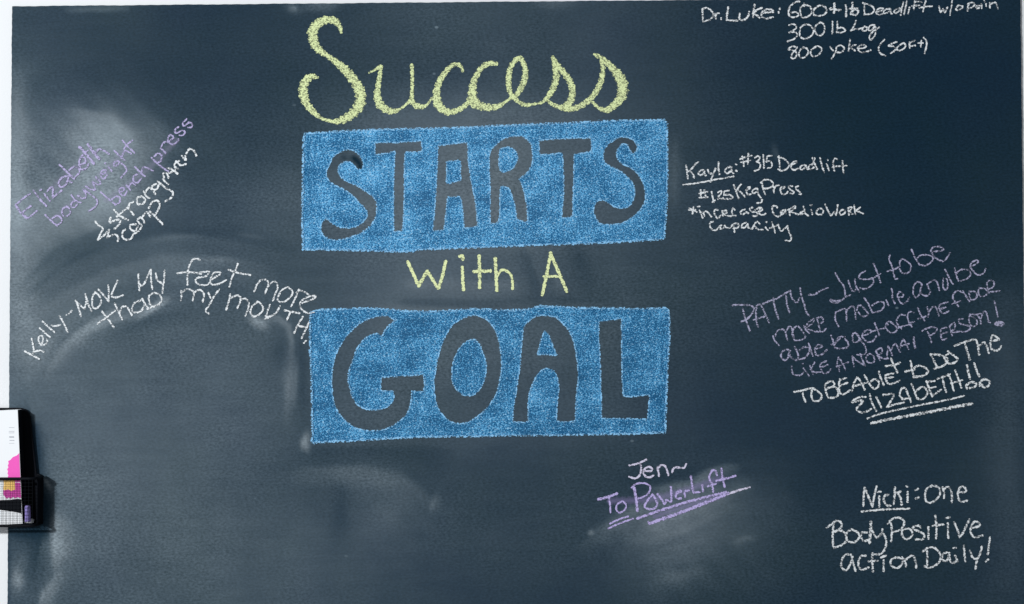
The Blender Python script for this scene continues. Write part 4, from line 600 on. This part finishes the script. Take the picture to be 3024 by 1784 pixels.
# back plate: full width behind the pocket, stepping in to a taller part with a rounded corner
def arc(cx, cz, r, a0, a1, n=6): return [(cx+r*math.cos(math.radians(a0+(a1-a0)*i/n)), cz+r*math.sin(math.radians(a0+(a1-a0)*i/n))) for i in range(n+1)]
zs = zr + 0.004
outline = [(xl, zf), (xr, zf)] + arc(xr-0.012, zs-0.012, 0.012, 0, 90) + arc(xb-0.018, zt-0.018, 0.018, 0, 90) + arc(xl+(xr-xb)+0.018, zt-0.018, 0.018, 90, 180) + arc(xl+0.012, zs-0.012, 0.012, 90, 180)
bm = bmesh.new(); slab(bm, outline, -0.0045, -0.0030); part('back_plate', bm, M['backing'])
bm = bmesh.new(); tube(bm, [(x, -0.0045, z) for x, z in outline], 0.0016, 8, True); part('back_rim', bm, M['wire'], smooth=True)
def rect_rim(z, r):
    c = 0.010; pts = [(xr, -0.006, z)]
    pts += [(xr-c+c*math.cos(a), -DEP+c-c*math.sin(a), z) for a in (0, math.pi/6, math.pi/3, math.pi/2)]
    pts += [(xl+c-c*math.sin(a), -DEP+c-c*math.cos(a), z) for a in (0, math.pi/6, math.pi/3, math.pi/2)]
    pts += [(xl, -0.006, z)]
    bm = bmesh.new(); tube(bm, pts, r, 8); return bm
part('top_rim', rect_rim(zr, 0.0026), M['wire'], smooth=True)
part('bottom_rim', rect_rim(zf, 0.0024), M['wire'], smooth=True)
PIT = 0.0063; WR = 0.00022
def wires(bm, fixed):
    for a, b in fixed:
        box(bm, *[v for i in range(3) for v in (min(a[i], b[i])-WR, max(a[i], b[i])+WR)])
bm = bmesh.new(); k = 0; x = xr - 0.0045
W_ = []
while x > xl+0.003: W_.append(((x, -DEP, zf), (x, -DEP, zr))); x -= PIT
z = zf + PIT
while z < zr-0.002: W_.append(((xl+0.004, -DEP-0.0007, z), (xr-0.004, -DEP-0.0007, z))); z += PIT*0.98
wires(bm, W_); part('front_mesh', bm, M['wire'])
for xs in (xr, xl):                               # closed sheet sides
    bm = bmesh.new(); box(bm, xs-0.0004, xs+0.0004, -DEP+0.009, -0.0046, zf+0.001, zr-0.001); part('side_panel', bm, M['backing'])
bm = bmesh.new(); W_ = []; x = xr-0.0045
while x > xl+0.003: W_.append(((x, -DEP+0.001, zf), (x, -0.005, zf))); x -= PIT
y = -DEP+0.004
while y < -0.006: W_.append(((xl+0.002, y, zf+0.0007), (xr-0.002, y, zf+0.0007))); y += PIT
wires(bm, W_); part('floor_mesh', bm, M['wire'])

# chalk box: stands in the pocket, leaning a little; built upright then tilted about its foot
FL = zf + 0.0016
BD = 0.027                                   # its front face stands this far out from the board
tl = ray(52.5, 1211, BD); br = ray(66, 1527, BD)
tilt = math.atan2(br.x-tl.x, tl.z-br.z); H = (tl-br).length + (br.z-FL)/math.cos(tilt); WB = 0.105
cb = bpy.data.objects.new('chalk_box', None); COL.objects.link(cb); cb.empty_display_size = 0.03
foot = Vector((br.x + math.tan(tilt)*(br.z-FL), -BD, FL + 0.0004)); cb.location = foot; cb.rotation_euler = (0, -tilt*1.0, 0)
tag(cb, 'white cardboard chalk box with pink and yellow splash standing in the black basket', 'box')
def loc(px, py):                              # picture spot on the box front -> box coordinates (x, z)
    p = ray(px, py, BD) - foot; c, s = math.cos(-tilt), math.sin(-tilt)
    return (p.x*c - p.z*s, p.x*s + p.z*c)
bm = bmesh.new(); box(bm, -WB, 0, 0, BD-0.010, 0, H); bm.normal_update()
bmesh.ops.bevel(bm, geom=bm.edges[:], offset=0.0006, segments=2, affect='EDGES', profile=0.5)
for f in bm.faces:
    if f.calc_center_median().x > -0.0005 and f.normal.x > 0.9: f.material_index = 1     # the pack's side is printed black
from_bm('carton', bm, [M['card'], M['inkblack']], cb)
def print_on(name, pts, m, lift):
    bm = bmesh.new(); slab(bm, [(max(min(x, -0.0008), 0.0008-WB), z) for x, z in (loc(*p) for p in pts)], -lift, 0.0001); return from_bm(name, bm, m, cb)
print_on('printed_splash', [(62,1338),(50,1345),(38,1350),(31,1358),(24,1362),(26,1368),(23,1375),(25,1380),(21,1386),(24,1392),(22,1398),(25,1404),(23,1408),(26,1414),(26,1424),(60,1424),(80,1424),(80,1338)], M['pink'], 0.00025)['label'] = 'bright pink splash'
print_on('printed_splash', [(44,1418),(11,1418),(12,1432),(10,1444),(14,1449),(24,1445),(33,1450),(45,1446)], M['yellowprint'], 0.00040)['label'] = 'orange yellow splash'
print_on('printed_splash', [(80,1424.5),(26,1424.5),(10,1448),(9,1456),(11,1462),(16,1469),(20,1473),(26,1469),(32,1473),(38,1468),(46,1472),(52,1468),(58,1471),(80,1469)], M['magenta'], 0.00030)['label'] = 'dark magenta splash'
print_on('printed_band', [(80,1474),(58,1474),(46,1474),(30,1476),(0,1477),(-160,1482),(-160,1498),(0,1506),(30,1510),(60,1515),(80,1518)], M['inkblack'], 0.00025)
bars = [(1262, 1263.2, 26, 42), (1273, 1274.4, 26, 42), (1277.6, 1279, 26, 42), (1288.5, 1292.5, 27, 41), (1299.5, 1301.6, 28, 42), (1308.6, 1309.6, 27, 42)]
bm = bmesh.new()
for y0, y1, x0, x1 in bars: slab(bm, [loc(x0, y0), loc(x0+.4, y1), loc(x1+.4, y1), loc(x1, y0)], -0.0003, 0.0001)
from_bm('printed_code', bm, M['grey'], cb)

# chalk sticks
def stick(name, p0, p1, r, m, label):
    p0, p1 = Vector(p0), Vector(p1); ax = p1-p0; L = ax.length; bm = bmesh.new()
    prof = [(0, 0.0), (0, r*0.72), (r*0.16, r*0.93), (r*0.4, r), (L*0.5, r*0.99), (L-r*0.5, r*0.95), (L-r*0.18, r*0.82), (L, r*0.5), (L, 0.0)]
    rr = random.Random(name+label); N = 18; rings = []
    for h, q in prof: rings.append([bm.verts.new((q*math.cos(k*2*math.pi/N)*(1+rr.uniform(-.03,.03)), q*math.sin(k*2*math.pi/N)*(1+rr.uniform(-.03,.03)), h+(rr.uniform(-.0004,.0004) if q else 0))) for k in range(N)] if q > 0 else [bm.verts.new((0, 0, h))])
    for A, B in zip(rings, rings[1:]):
        for k in range(N):
            a, b = A[k % len(A)], A[(k+1) % len(A)]; c, d = B[(k+1) % len(B)], B[k % len(B)]
            vs = []
            for v in (a, b, c, d):
                if v not in vs: vs.append(v)
            if len(vs) > 2: bm.faces.new(vs)
    o = from_bm(name, bm, m, None, True); o.location = p0; o.rotation_euler = ax.to_track_quat('Z', 'Y').to_euler()
    return tag(o, label, 'chalk')
pb = ray(82, 1546, 0.0285); pt = ray(81, 1493, 0.0275); pb.z = FL + 0.0042
stick('chalk_stick', pb, pt, 0.0050, M['stick'], 'short purple chalk stick standing upright inside the black wire basket')
wb = ray(68, 1540, 0.0185); we = ray(99, 1546, 0.0185); wb.z = FL + 0.0044; we.z = FL + 0.0038
wb.x += 0.0005; wb.y = we.y = -0.0185
stick('chalk_stick', wb, we, 0.0040, M['whitestick'], 'white chalk stub lying on the basket floor behind the purple stick')
